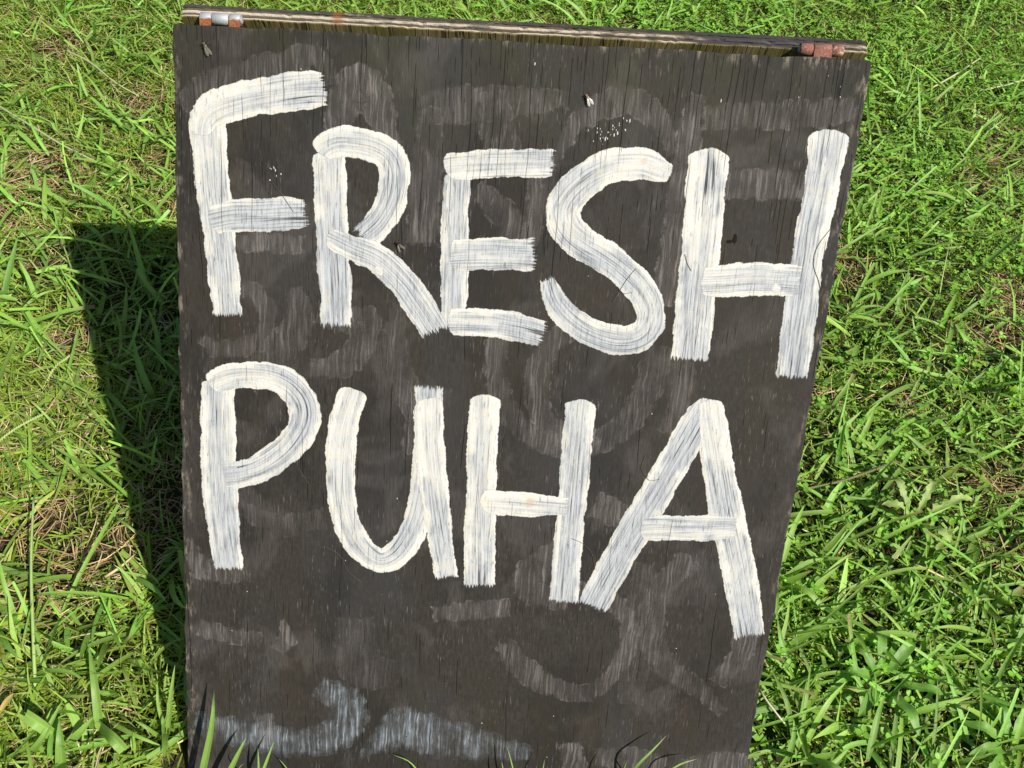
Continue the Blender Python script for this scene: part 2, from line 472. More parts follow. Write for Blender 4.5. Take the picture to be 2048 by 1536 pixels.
# brush strokes in the board's own frame, mm: (x from its middle, height from its foot, width)
LETTERS = [
    ('F', [[(-270.3, 686.8, 30.6), (-269.8, 678.2, 32.1), (-268.7, 660.7, 32.0), (-266.2, 620.3, 31.7), (-261.9, 578.9, 30.7), (-258.3, 544.9, 29.4), (-254.6, 503.0, 28.3)], [(-275.3, 660.3, 16.3), (-272.9, 673.2, 24.3), (-263.3, 683.7, 29.9), (-239.3, 692.6, 31.8), (-203.2, 700.9, 31.7), (-180.3, 704.9, 32.0), (-169.5, 705.9, 28.8)], [(-270.3, 586.8, 25.4), (-249.0, 592.3, 28.8), (-223.5, 594.8, 30.4), (-201.4, 597.5, 29.7), (-185.1, 599.0, 25.3)]]),
    ('R', [[(-162.9, 656.9, 29.5), (-161.0, 619.5, 31.4), (-158.3, 577.7, 31.4), (-155.5, 534.7, 30.3), (-154.2, 500.3, 29.3)], [(-171.5, 650.7, 21.4), (-166.6, 657.5, 24.6), (-155.0, 663.1, 27.8), (-140.0, 663.4, 28.1), (-122.5, 661.1, 29.2), (-109.7, 654.2, 28.3), (-104.3, 643.2, 27.8), (-103.9, 630.1, 27.5), (-107.5, 613.3, 27.7), (-116.3, 595.9, 27.1), (-129.6, 582.3, 25.6)], [(-163.8, 581.6, 13.6), (-155.2, 577.9, 20.5), (-137.9, 570.6, 24.9), (-115.3, 561.9, 27.6), (-93.9, 543.5, 28.7), (-77.4, 522.6, 29.0), (-62.4, 500.5, 26.7)]]),
    ('E', [[(-49.6, 645.6, 24.4), (-48.3, 612.7, 25.8), (-47.1, 571.8, 26.4), (-45.7, 531.6, 25.1), (-43.6, 505.6, 24.3)], [(-60.8, 647.4, 20.9), (-51.2, 649.8, 24.3), (-24.9, 653.3, 25.7), (1.4, 656.0, 25.3), (33.0, 658.6, 25.1)], [(-52.4, 570.5, 27.1), (-38.0, 572.4, 28.5), (-11.0, 574.7, 29.6), (23.4, 576.4, 30.0)], [(-51.1, 508.8, 24.2), (-34.6, 510.4, 27.9), (-6.8, 510.4, 28.0), (17.5, 508.0, 27.6), (37.3, 504.1, 26.2)]]),
    ('S', [[(143.0, 656.6, 16.5), (132.1, 658.7, 22.6), (117.5, 662.8, 26.9), (103.3, 662.3, 29.1), (87.7, 659.2, 29.9), (72.5, 651.6, 30.5), (60.3, 640.4, 31.5), (50.7, 627.5, 32.8), (47.7, 615.0, 33.0), (53.9, 601.3, 32.1), (67.5, 590.6, 30.9), (84.6, 582.0, 29.8), (101.1, 572.3, 29.9), (116.9, 560.6, 30.1), (129.3, 547.7, 29.4), (136.5, 533.3, 27.8), (137.1, 519.3, 28.0), (129.1, 507.9, 28.5), (112.8, 503.0, 28.2), (92.0, 505.7, 27.7), (73.7, 512.9, 27.1), (57.9, 524.0, 26.0), (46.6, 537.2, 23.0), (39.8, 553.3, 16.4)]]),
    ('H', [[(171.5, 681.6, 36.7), (173.5, 651.1, 36.3), (175.4, 611.0, 36.0), (176.1, 573.1, 36.1), (177.0, 532.5, 36.1), (179.1, 490.8, 35.6)], [(275.1, 705.1, 35.2), (276.5, 677.3, 33.7), (276.0, 645.6, 31.5), (274.4, 609.8, 31.3), (274.2, 580.0, 30.1), (275.0, 546.2, 31.6), (277.1, 480.9, 31.6)], [(178.3, 562.3, 25.2), (199.9, 564.7, 30.5), (228.0, 568.7, 31.9), (248.1, 569.4, 31.0), (268.3, 569.9, 28.5)]]),
    ('P', [[(-264.6, 439.7, 31.0), (-265.8, 401.8, 33.9), (-265.6, 358.7, 35.0), (-264.4, 318.0, 35.0), (-261.3, 283.8, 32.0), (-257.3, 242.4, 28.7)], [(-273.6, 431.6, 19.7), (-263.8, 438.1, 24.5), (-247.8, 443.7, 26.4), (-228.6, 445.6, 27.1), (-211.0, 444.0, 28.4), (-195.8, 436.2, 31.1), (-185.3, 423.6, 31.3), (-182.3, 409.4, 31.6), (-185.9, 393.8, 30.9), (-196.4, 376.6, 30.0), (-210.3, 362.6, 29.2), (-227.6, 350.8, 28.7), (-245.8, 344.3, 28.4), (-259.0, 341.9, 25.7)]]),
    ('U', [[(-134.8, 439.7, 24.6), (-139.3, 424.3, 28.1), (-144.3, 405.3, 29.3), (-147.1, 381.0, 29.3), (-147.2, 353.0, 29.4), (-145.6, 326.5, 28.3), (-140.1, 300.7, 28.0), (-130.4, 280.3, 28.3), (-118.2, 266.3, 27.6), (-104.4, 260.2, 26.8), (-90.2, 268.3, 27.6), (-79.0, 285.8, 27.9), (-70.6, 306.5, 28.3), (-66.2, 328.5, 28.7), (-63.5, 355.4, 28.7), (-63.4, 390.4, 28.6), (-65.0, 443.0, 28.8)], [(-64.4, 436.3, 26.3), (-61.0, 383.6, 29.0), (-55.7, 347.1, 30.0), (-50.4, 311.6, 27.0), (-44.4, 279.0, 24.8), (-38.3, 249.5, 24.8)]]),
    ('H', [[(-11.7, 442.2, 29.7), (-10.8, 411.3, 30.9), (-9.5, 355.1, 30.6), (-7.4, 297.0, 31.4), (-4.4, 241.9, 31.5)], [(79.4, 444.1, 30.1), (80.0, 414.0, 29.8), (80.8, 361.5, 30.2), (81.3, 303.3, 29.5), (82.7, 229.7, 29.8)], [(-9.9, 331.7, 20.5), (4.5, 332.3, 27.2), (27.9, 332.4, 26.5), (49.5, 332.0, 24.6), (74.8, 332.2, 20.5)]]),
    ('A', [[(205.6, 451.3, 19.5), (195.5, 435.1, 28.6), (182.0, 401.7, 31.2), (166.9, 363.8, 32.9), (152.0, 328.0, 34.7), (134.6, 286.2, 33.6), (112.7, 227.7, 32.4)], [(202.8, 452.9, 23.0), (208.8, 426.8, 28.7), (219.5, 386.6, 31.5), (232.7, 341.5, 34.4), (247.6, 299.3, 35.1), (261.1, 255.7, 34.1), (275.6, 203.7, 31.9)], [(150.8, 314.6, 22.6), (170.6, 316.4, 28.7), (192.3, 317.5, 28.7), (215.7, 319.2, 28.3), (242.7, 321.5, 24.5)]]),
]
GHOSTS = [
    (0.16, [(-288.0, 683.0, 25.7), (-266.7, 701.0, 29.7), (-232.0, 713.7, 29.5), (-197.5, 726.4, 25.1), (-176.0, 734.0, 20.9), (-160.7, 714.7, 16.9)]),
    (0.3, [(-161.2, 662.4, 17.3), (-149.6, 698.9, 34.0), (-136.9, 714.3, 33.8), (-123.5, 700.7, 34.0), (-110.2, 668.1, 21.6)]),
    (0.18, [(-81.9, 697.4, 25.6), (-49.4, 701.8, 34.1), (-10.4, 706.6, 29.8), (39.4, 712.2, 17.0)]),
    (0.2, [(-74.4, 695.9, 21.3), (-75.4, 649.1, 30.6), (-77.0, 582.9, 31.6)]),
    (0.2, [(-21.6, 712.0, 25.4), (-12.6, 674.9, 34.6), (-2.4, 654.3, 30.6)]),
    (0.18, [(-28.5, 630.7, 17.7), (-8.6, 614.5, 26.7), (20.0, 594.2, 22.5), (22.0, 656.0, 13.1)]),
    (0.22, [(35.3, 656.9, 8.7), (52.3, 690.1, 19.3), (76.7, 710.6, 25.5), (102.6, 714.5, 25.5), (126.2, 699.5, 21.4), (139.9, 677.1, 13.0)]),
    (0.26, [(156.4, 722.5, 17.0), (153.2, 695.1, 23.7), (151.9, 652.1, 26.4), (151.5, 599.0, 27.1), (148.9, 543.7, 32.5)]),
    (0.2, [(165.0, 706.4, 21.4), (212.7, 711.8, 25.7), (264.9, 716.3, 25.7), (290.1, 723.5, 21.3)]),
    (0.26, [(190.2, 650.5, 26.5), (225.8, 653.0, 29.1), (259.3, 654.5, 26.5)]),
    (0.26, [(-260.5, 565.4, 13.6), (-224.2, 570.2, 20.4), (-187.9, 570.5, 18.1)]),
    (0.18, [(-261.4, 519.4, 18.6), (-233.7, 526.0, 18.5), (-217.6, 508.5, 21.0), (-224.8, 479.5, 21.3), (-262.3, 467.2, 19.1), (-276.1, 475.8, 14.2)]),
    (0.16, [(-192.3, 529.0, 18.5), (-187.5, 501.2, 28.2), (-206.1, 471.2, 33.3), (-234.4, 440.0, 29.0)]),
    (0.2, [(-169.1, 511.9, 28.0), (-141.1, 504.4, 28.1), (-122.5, 505.7, 23.4), (-140.3, 466.2, 28.7), (-177.8, 453.8, 19.2)]),
    (0.14, [(-95.2, 521.8, 18.6), (-98.5, 483.6, 23.7), (-82.8, 440.8, 26.6), (-49.1, 433.3, 24.3)]),
    (0.2, [(-1.6, 509.6, 23.5), (-3.4, 466.1, 24.0), (13.8, 422.8, 24.5), (44.4, 399.6, 24.8), (83.4, 397.3, 27.3), (120.4, 415.2, 27.1), (140.5, 451.7, 29.1), (149.7, 496.3, 33.3)]),
    (0.2, [(79.2, 520.0, 18.7), (46.4, 493.8, 23.7), (37.3, 459.2, 26.5), (47.6, 420.1, 24.6), (93.3, 395.4, 24.9)]),
    (0.15, [(169.6, 488.1, 23.9), (179.1, 449.5, 29.2), (168.4, 418.6, 24.7)]),
    (0.24, [(-295.7, 270.0, 10.5), (-286.4, 243.2, 26.5), (-266.5, 233.5, 21.3), (-241.3, 235.3, 15.9)]),
    (0.1, [(-250.4, 310.9, 20.5), (-206.1, 292.7, 25.9), (-166.5, 300.9, 25.8)]),
    (0.18, [(-92.2, 440.2, 24.2), (-72.2, 416.7, 29.4), (-80.4, 380.5, 19.9)]),
    (0.2, [(103.8, 336.1, 30.7), (134.7, 325.0, 30.9)]),
    (0.22, [(72.6, 296.2, 10.4), (50.2, 261.6, 37.0), (46.9, 239.0, 32.1), (83.5, 227.5, 21.5)]),
    (0.26, [(-288.1, 172.4, 23.0), (-262.6, 166.7, 21.9), (-229.3, 162.1, 19.8)]),
    (0.24, [(-203.5, 184.2, 8.7), (-198.4, 167.2, 21.9), (-206.1, 155.0, 16.5)]),
    (0.26, [(-47.9, 205.0, 18.4), (-17.5, 210.6, 23.8), (23.0, 216.9, 21.6)]),
    (0.2, [(25.9, 174.5, 22.0), (48.7, 146.6, 30.6), (81.6, 128.0, 25.3), (118.7, 124.7, 22.5), (142.2, 153.3, 20.0), (154.1, 189.4, 21.9), (139.9, 225.9, 21.6), (97.5, 242.6, 21.4)]),
    (0.18, [(204.5, 283.7, 31.6), (182.7, 254.3, 26.6), (172.7, 208.1, 32.6), (193.4, 162.9, 27.8), (233.5, 135.9, 22.5), (257.6, 113.4, 13.7)]),
    (0.2, [(274.1, 221.1, 27.1), (269.6, 180.1, 27.6), (252.8, 149.3, 22.4)]),
    (0.09, [(160.1, 275.0, 21.1), (163.1, 201.7, 38.2), (161.6, 118.7, 28.3)]),
    (0.09, [(-129.4, 192.3, 38.0), (-123.0, 140.3, 50.1), (-91.5, 130.6, 33.5)]),
    (0.46, [(-164.2, 110.5, 28.2), (-137.8, 97.2, 37.4), (-132.0, 73.2, 40.1), (-152.8, 50.0, 40.5), (-195.4, 40.7, 38.3), (-248.6, 49.4, 38.1), (-293.5, 58.5, 28.7)]),
    (0.34, [(-223.0, 72.8, 22.9), (-218.9, 42.2, 25.5)]),
    (0.42, [(-119.3, 29.2, 8.2), (-94.2, 51.1, 34.7), (-73.4, 68.1, 51.7), (-41.0, 58.0, 52.0), (-3.4, 54.5, 43.4), (39.9, 48.2, 29.1), (61.5, 46.6, 17.5)]),
    (0.3, [(103.4, 59.0, 25.5), (111.6, 28.0, 29.4), (114.5, -4.0, 29.8)]),
    (0.22, [(134.3, 45.5, 23.3), (169.4, 44.9, 35.1), (202.3, 40.9, 23.4)]),
    (0.24, [(229.2, 42.8, 17.6), (266.3, 48.6, 29.3), (299.4, 44.7, 35.2)]),
]

# ------------------------------------------------------------------ ground
def soil_mesh():
    xs = np.concatenate([[-60, -25, -10, -5, -3], np.linspace(-2.2, 2.4, 116), [3.2, 5, 10, 25, 60]])
    ys = np.concatenate([[-60, -25, -10, -5, -2.5, -1.4], np.linspace(-0.8, 3.2, 101), [4, 6, 10, 25, 60]])
    X, Y = np.meshgrid(xs, ys)
    Z = 0.004 * np.sin(X * 9.1 + 1.3) * np.cos(Y * 7.7) + rng.normal(0, 0.0022, X.shape)
    far = (np.abs(X) > 2.3) | (Y > 3.3) | (Y < -1)
    Z = np.where(far, 0.0, Z) - 0.006
    co = np.c_[X.ravel(), Y.ravel(), Z.ravel()]
    nx, ny = len(xs), len(ys)
    i = (np.arange(ny - 1)[:, None] * nx + np.arange(nx - 1)[None]).ravel()
    return np_mesh('ground', co, quads=np.c_[i, i + 1, i + 1 + nx, i + nx])
tag(link('ground', soil_mesh(), [M_SOIL]), kind='structure')

# ------------------------------------------------------------------ the sandwich board
board = empty('sandwich_board', (0, 0, 0), (-LEAN, 0, 0))
tag(board, 'dark weathered plywood sandwich board hand-painted FRESH PUHA in white, standing on the lawn', 'sign')

THICK = 0.015
def wobble(a, amp, f, ph):
    return amp * (np.sin(a * f + ph) + 0.6 * np.sin(a * f * 2.7 + ph * 2.1) + 0.4 * np.sin(a * f * 6.3 + ph))

def panel_mesh():
    """one sawn plywood sheet with slightly uneven, knocked corners; front face at y = 0"""
    TL, TR = np.array((-.2975, .7511)), np.array((.3027, .7631))
    BL, BR = np.array((-.3053, -.006)), np.array((.2944, -.004))
    pts = []
    def run(a, b, n, ph, amp=.0006):
        k = np.linspace(0, 1, n, endpoint=False)[1:]
        d = (b - a) / np.linalg.norm(b - a); nn = np.array((d[1], -d[0]))
        base = a + (b - a) * k[:, None]
        return base + nn * (wobble(k * np.linalg.norm(b - a), amp, 41.0, ph) + rng.normal(0, .00025, n - 1))[:, None]
    def corner(p, a, b, r):
        da = (a - p) / np.linalg.norm(a - p); db = (b - p) / np.linalg.norm(b - p)
        return [p + da * r, p + (da + db) * r * .28, p + db * r]
    pts += corner(TL, BL, TR, .0035)
    pts += list(run(TL + (.006, 0.00012), TR - (.006, 0.00012), 90, .4))
    pts += corner(TR, TL, BR, .0025)
    pts += list(run(TR + (BR - TR) * .01, BR + (TR - BR) * .01, 90, 1.9))
    pts += corner(BR, TR, BL, .004)
    pts += list(run(BR + (BL - BR) * .01, BL + (BR - BL) * .01, 60, 3.1))
    pts += corner(BL, BR, TL, .006)
    pts += list(run(BL + (TL - BL) * .01, TL + (BL - TL) * .01, 90, 5.2))
    bm = bmesh.new()
    vs = [bm.verts.new((p[0], 0, p[1])) for p in pts]
    f = bm.faces.new(vs)
    bm.normal_update()
    if f.normal.y > 0: f.normal_flip()
    r = bmesh.ops.extrude_face_region(bm, geom=[f])
    nv = [e for e in r['geom'] if isinstance(e, bmesh.types.BMVert)]
    bmesh.ops.translate(bm, verts=nv, vec=(0, THICK, 0))
    bmesh.ops.recalc_face_normals(bm, faces=bm.faces)
    rim = [e for e in bm.edges if len(e.link_faces) == 2 and any(len(q.verts) > 8 for q in e.link_faces)]
    bmesh.ops.bevel(bm, geom=rim, offset=.0011, segments=2, affect='EDGES', profile=.6)
    me = bpy.data.meshes.new('front_panel')
    bm.to_mesh(me); bm.free()
    return me
front = link('front_panel', panel_mesh(), [M_BOARD], board)

# ---- paint: every letter is a set of overlapping brush strokes, ribbons of paint lying on the wood
def spline(P, step=.0022):
    P = np.asarray(P, float)
    Q = np.vstack([2 * P[0] - P[1], P, 2 * P[-1] - P[-2]])
    out = []
    for i in range(1, len(Q) - 2):
        p0, p1, p2, p3 = Q[i - 1:i + 3]
        n = max(2, int(np.linalg.norm(p2[:2] - p1[:2]) / step))
        for k in range(n):
            s = k / n
            out.append(.5 * (2 * p1 + (p2 - p0) * s + (2 * p0 - 5 * p1 + 4 * p2 - p3) * s * s + (3 * p1 - p0 - 3 * p2 + p3) * s ** 3))
    out.append(P[-1])
    return np.array(out)

def ribbon(P, y, seed, ext0=.0015, ext1=.006, grow=1.06, alpha=None, across=9):
    S = spline(np.asarray(P) / 1000.0)
    d0 = S[0, :2] - S[1, :2]; d0 /= np.linalg.norm(d0)
    d1 = S[-1, :2] - S[-2, :2]; d1 /= np.linalg.norm(d1)
    S = np.vstack([[*(S[0, :2] + d0 * ext0), S[0, 2]], S, [*(S[-1, :2] + d1 * ext1), S[-1, 2]]])
    T = np.gradient(S[:, :2], axis=0)
    for _ in range(3): T[1:-1] = (T[:-2] + 2 * T[1:-1] + T[2:]) / 4
    T /= np.linalg.norm(T, axis=1)[:, None]
    N = np.c_[-T[:, 1], T[:, 0]]
    L = np.concatenate([[0], np.cumsum(np.linalg.norm(np.diff(S[:, :2], axis=0), axis=1))])
    hw = S[:, 2] * .5 * grow
    u = np.linspace(-1, 1, across)
    XZ = S[:, None, :2] + N[:, None] * (u[None] * hw[:, None])[..., None]
    n, m = len(S), across
    co = np.stack([XZ[..., 0], np.full((n, m), y), XZ[..., 1]], -1).reshape(-1, 3)
    rep = lambda a: np.repeat(a, m)
    A = dict(u=np.tile(u, n), v=rep(L), hw=rep(hw), ds=rep(L), de=rep(L[-1] - L), seed=np.full(n * m, seed))
    if alpha is not None: A['strength'] = np.full(n * m, alpha)
    i = (np.arange(n - 1)[:, None] * m + np.arange(m - 1)[None]).ravel()
    return co, np.c_[i, i + 1, i + 1 + m, i + m], A

def merged(name, parts):
    off, C_, Q_, A_ = 0, [], [], {}
    for co, q, A in parts:
        C_.append(co); Q_.append(q + off); off += len(co)
        for k in A: A_.setdefault(k, []).append(A[k])
    return np_mesh(name, np.vstack(C_), np.vstack(Q_), attrs={k: ('FLOAT', np.concatenate(v)) for k, v in A_.items()})

for k, (al, P) in enumerate(GHOSTS):
    y = -.00006 - .000012 * (k % 9)
    o = link('faded_brush_mark', merged('faded_brush_mark', [ribbon(P, y, k * .37 + 1, .004, .006, 1.04, al)]), [M_GHOST], front)

words = {0: 'FRESH', 5: 'PUHA'}
for k, (ch, strokes) in enumerate(LETTERS):
    word = 'FRESH' if k < 5 else 'PUHA'
    parts = [ribbon(P, -.00022 - .00009 * j, k * 5.3 + j * 1.7) for j, P in enumerate(strokes)]
    o = link('painted_letter', merged('painted_letter', parts), [M_PAINT], front)
    o['label'] = 'white brushed capital %s of the word %s' % (ch, word)

# brush hairs that dried into the paint
def tube(pts, rad, seg=5, cap=True):
    pts = [Vector(p) for p in pts]
    n = len(pts)
    rad = rad if isinstance(rad, (list, tuple)) else [rad] * n
    bm = bmesh.new()
    rings = []
    for i, p in enumerate(pts):
        d = (pts[min(i + 1, n - 1)] - pts[max(i - 1, 0)]).normalized()
        a = d.orthogonal().normalized() if i == 0 else (a - d * a.dot(d)).normalized()
        b = d.cross(a)
        rings.append([bm.verts.new(p + (a * math.cos(2 * math.pi * k / seg) + b * math.sin(2 * math.pi * k / seg)) * rad[i]) for k in range(seg)])
    for r0, r1 in zip(rings, rings[1:]):
        for k in range(seg):
            f = bm.faces.new((r0[k], r0[(k + 1) % seg], r1[(k + 1) % seg], r1[k])); f.smooth = True
    if cap:
        bm.faces.new(rings[0][::-1]); bm.faces.new(rings[-1])
    return bm

def from_bm(name, bm, mats, parent=None):
    bmesh.ops.recalc_face_normals(bm, faces=bm.faces)
    me = bpy.data.meshes.new(name)
    bm.to_mesh(me); bm.free()
    return link(name, me, mats, parent)

M_HAIR = mat_plain('brush bristle', (0.10, 0.075, 0.05), 0.7)
for hx, hz, pts in ((.285, .590, ((.006, .030), (-.004, .012), (-.005, -.004), (.002, -.018), (.005, -.026))),
                    (.108, .559, ((.011, .012), (.004, .002), (-.002, -.010), (-.008, -.021))),
                    (.108, .559, ((-.004, -.006), (.002, -.012), (.010, -.010))),
                    (-.186, .349, ((-.002, .006), (.004, -.004), (.010, -.013))),
                    (-.150, .262, ((-.012, .012), (.004, .002), (.012, -.014), (.026, -.026))),
                    (.098, .285, ((-.014, .014), (-.002, .009), (.008, -.002), (.012, -.018))),
                    (.148, .372, ((.0, .020), (-.003, .006), (.006, -.006), (.016, -.004))),
                    (.232, .575, ((-.070, .012), (-.067, .004), (-.062, -.003))),
                    (-.214, .606, ((.0, .020), (.010, .008), (.020, -.006)))):
    P = spline([(hx + a, hz + b, 0) for a, b in pts], .004)
    from_bm('bristle', tube([(p[0], -.0008, p[1]) for p in P], .00022, 4), [M_HAIR], front)

# small knots and a rusted nail head painted over
M_KNOT = mat_plain('dark knot', (0.012, 0.009, 0.006), 0.9, 0.1, .5)
def blob(name, x, z, rx, rz, mats, n=13, seed=0, y=-.0002, dome=.0006):
    r = random.Random(seed)
    bm = bmesh.new()
    c = bm.verts.new((x, y - dome, z))
    ring = [bm.verts.new((x + rx * math.cos(a) * (q := r.uniform(.7, 1.15)), y, z + rz * math.sin(a) * q)) for a in [2 * math.pi * k / n for k in range(n)]]
    for k in range(n): bm.faces.new((c, ring[k], ring[(k + 1) % n])).smooth = True
    return from_bm(name, bm, mats, front)
blob('knot', .2055, .6040, .0022, .0045, [M_KNOT], seed=3)
blob('knot', .2010, .6010, .0035, .0015, [M_KNOT], seed=5)
M_NAIL = mat_plain('painted nail head', (0.50, 0.49, 0.455), 0.6)
blob('nail_head', .2490, .5615, .0042, .0042, [M_NAIL], 18, 2, -.0006, .0007)
blob('nail_head', -.1155, .5520, .0040, .0046, [M_NAIL], 18, 4, -.0006, .0005)

# specks of white paint spattered on the bare wood
def specks(cx, cz, sx, sz, n, tilt, seed):
    r = random.Random(seed)
    bm = bmesh.new()
    for _ in range(n):
        a, b = r.gauss(0, sx), r.gauss(0, sz)
        px, pz = min(.28, max(-.28, cx + a + tilt * b)), min(.74, max(.03, cz + b))
        rr = r.uniform(.00025, .0008); st = r.uniform(1, 2.4)
        k = [bm.verts.new((px + rr * math.cos(q) * .8, -.0003, pz + rr * st * math.sin(q))) for q in [2 * math.pi * i / 7 + r.uniform(-.25, .25) for i in range(7)]]
        c = bm.verts.new((px, -.0007, pz))
        for i in range(7): bm.faces.new((c, k[i], k[(i + 1) % 7]))
    o = from_bm('paint_specks', bm, [M_NAIL], front)
    o['kind'] = 'stuff'
specks(.083, .6885, .007, .0062, 34, .9, 3)
specks(-.2138, .634, .0055, .004, 9, 0, 4)
specks(.236, .735, .05, .012, 4, 0, 5)
specks(0, .40, .16, .20, 9, 0, 6)

# ---- the back panel: five veneers glued together, standing on the hinge behind the front one
BACK_TILT = LEAN + math.radians(23)
YB = THICK + .0105          # gap that takes the hinge barrels
ZT = .7660                  # its top edge stands proud of the front panel
VEN = [.0027, .0027, .0029, .0027, .0035]
LIGHT = [(0.44, 0.385, 0.29), (0.085, 0.066, 0.048), (0.46, 0.40, 0.30), (0.11, 0.085, 0.062), (0.055, 0.048, 0.042)]
DARK = [(0.13, 0.11, 0.075), (0.055, 0.045, 0.032), (0.13, 0.11, 0.080), (0.075, 0.062, 0.050), (0.035, 0.032, 0.029)]
M_IN = mat_ply_face()
def veneer(k, y0, th, drop):
    """local frame: z down the sheet is negative, y towards the back, origin at the top edge"""
    n = 150
    xs = np.linspace(-.3000, .3075, n)
    r = np.random.default_rng(40 + k)
    top = drop + wobble(xs, .00025, 37.0, k * 1.7) + r.normal(0, .00022, n)
    chips = (r.random(n) < .05) * r.uniform(.0004, .0016, n)
    top = top - chips
    top[0] -= .0012; top[-1] -= .0010
    rows = []
    for yy, zz in ((y0, -.760 + 0 * top), (y0, top - .0007), (y0 + th * .25, top), (y0 + th * .75, top), (y0 + th, top - .0005), (y0 + th, -.760 + 0 * top)):
        rows.append(np.c_[xs, np.full(n, yy), zz])
    co = np.vstack(rows)
    i = np.arange(n - 1)
    q = [np.c_[a * n + i, a * n + i + 1, b * n + i + 1, b * n + i] for a, b in ((0, 1), (1, 2), (2, 3), (3, 4), (4, 5), (5, 0))]
    ends = [[0, n, 2 * n, 3 * n], [0, 3 * n, 4 * n, 5 * n]]
    e2 = [[a + n - 1 for a in e][::-1] for e in ends]
    me = np_mesh('ply', co, np.vstack(q + [ends, e2]), smooth=False)
    return me
y = 0.0
back = None
for k in range(5):
    me = veneer(k, y, VEN[k] - .00025, [0, -.0009, .0001, -.0007, -.0003][k])
    m = mat_ply('veneer edge wood %d' % k, LIGHT[k], DARK[k])
    if back is None:
        back = link('back_panel', me, [m, M_IN], board)
        back.location = (0, YB, ZT)
        back.rotation_euler = (BACK_TILT, -.020, 0)
        # the inner face of the first veneer is the mossy one
        idx = np.zeros(len(me.polygons), np.int32); idx[:149] = 1; idx[149:298] = 1
        me.polygons.foreach_set('material_index', idx)
    else:
        link('ply', me, [m], back)
    y += VEN[k]

# ---- hinges
def knuckle_bm(x0, x1, r, strap):
    """one rolled barrel section lying along x; strap 'front' runs down behind the front panel, 'back' onto the back panel"""
    bm = bmesh.new()
    seg = 24
    prof = [(x0, r * .86), (x0 + .0005, r), (x1 - .0005, r), (x1, r * .86)]
    rings = [[bm.verts.new((x, rr * math.cos(2 * math.pi * k / seg), rr * math.sin(2 * math.pi * k / seg))) for k in range(seg)] for x, rr in prof]
    for a, b in zip(rings, rings[1:]):
        for k in range(seg): bm.faces.new((a[k], a[(k + 1) % seg], b[(k + 1) % seg], b[k])).smooth = True
    bm.faces.new(rings[0]); bm.faces.new(rings[-1][::-1])
    if strap == 'front':        # tangent plate on the viewer's side of the barrel, going down
        ya, yb, za, zb = -r, -r + .0014, 0.0, -.032
    else:
        ya, yb, za, zb = r - .0014, r, -.0005, -.004
    vs = [bm.verts.new((x, yy, zz)) for x in (x0 + .0002, x1 - .0002) for yy, zz in ((ya, za), (yb, za), (yb, zb), (ya, zb))]
    for f in ((0, 1, 2, 3), (7, 6, 5, 4), (0, 4, 5, 1), (1, 5, 6, 2), (2, 6, 7, 3), (3, 7, 4, 0)):
        bm.faces.new([vs[k] for k in f])
    return bm

M_PIN = mat_hinge('hinge pin', 0)
def hinge(x0, x1, z, tilt, cuts, straps, mats, label):
    h = link('hinge', None, parent=board)
    h.location = ((x0 + x1) / 2, THICK + .0052, z)
    h.rotation_euler = (0, -tilt, 0)
    h['label'] = label
    L = x1 - x0
    for k in range(3):
        a, b = -L / 2 + L * cuts[k] + .0002, -L / 2 + L * cuts[k + 1] - .0002
        from_bm('knuckle', knuckle_bm(a, b, .0050, straps[k]), [mats[k]], h)
    from_bm('pin', tube([(-L / 2 - .0006, 0, 0), (L / 2 + .0006, 0, 0)], .0028, 14), [M_PIN], h)
    return h
m1 = mat_hinge('galvanised steel', 0); m2 = mat_hinge('galvanised steel rusting below', 1)
m3 = mat_hinge('rusted steel', 2); m4 = mat_hinge('rusted steel worn bright', 3)
hinge(-.2803, -.2447, .7594, .020, (0, .29, .71, 1), ('front', 'back', 'front'), (m2, m1, m2), 'galvanised hinge with rusting outer knuckles, top left')
hinge(.2446, .2830, .7710, .020, (0, .30, .73, 1), ('back', 'front', 'back'), (m3, m3, m4), 'hinge rusted all over, top right')

# ------------------------------------------------------------------ flies sitting on the board
M_FLYB = mat_plain('fly body amber', (0.20, 0.13, 0.055), 0.45, 0.5, .5, 900)
M_FLYD = mat_plain('fly body dark', (0.085, 0.078, 0.050), 0.45, 0.5, .5, 900)
M_FLYK = mat_plain('fly leg black', (0.012, 0.010, 0.008), 0.5)
def mat_wing(name, col, alpha):
    t = NT(name)
    n = t.noise(t.obj(), 1200.0, 2.0)
    sh = t.bsdf(t.mix(n, col, tuple(c * .6 for c in col)), 0.25, 0.6)
    return t.done(t.mixsh(alpha, t.n('ShaderNodeBsdfTransparent').outputs[0], sh))
M_WING1 = mat_wing('pale fly wing', (0.55, 0.54, 0.52), .85)
M_WING2 = mat_wing('smoky fly wing', (0.20, 0.19, 0.14), .75)
M_EYE = mat_plain('fly eye', (0.10, 0.02, 0.012), 0.3, 0.5)

def lathe_x(prof, seg=12, squash=.85):
    bm = bmesh.new()
    rings = [[bm.verts.new((x, r * math.cos(2 * math.pi * k / seg), zc + squash * r * math.sin(2 * math.pi * k / seg))) for k in range(seg)] for x, r, zc in prof]
    for a, b in zip(rings, rings[1:]):
        for k in range(seg): bm.faces.new((a[k], a[(k + 1) % seg], b[(k + 1) % seg], b[k])).smooth = True
    bm.faces.new(rings[0]); bm.faces.new(rings[-1][::-1])
    return bm

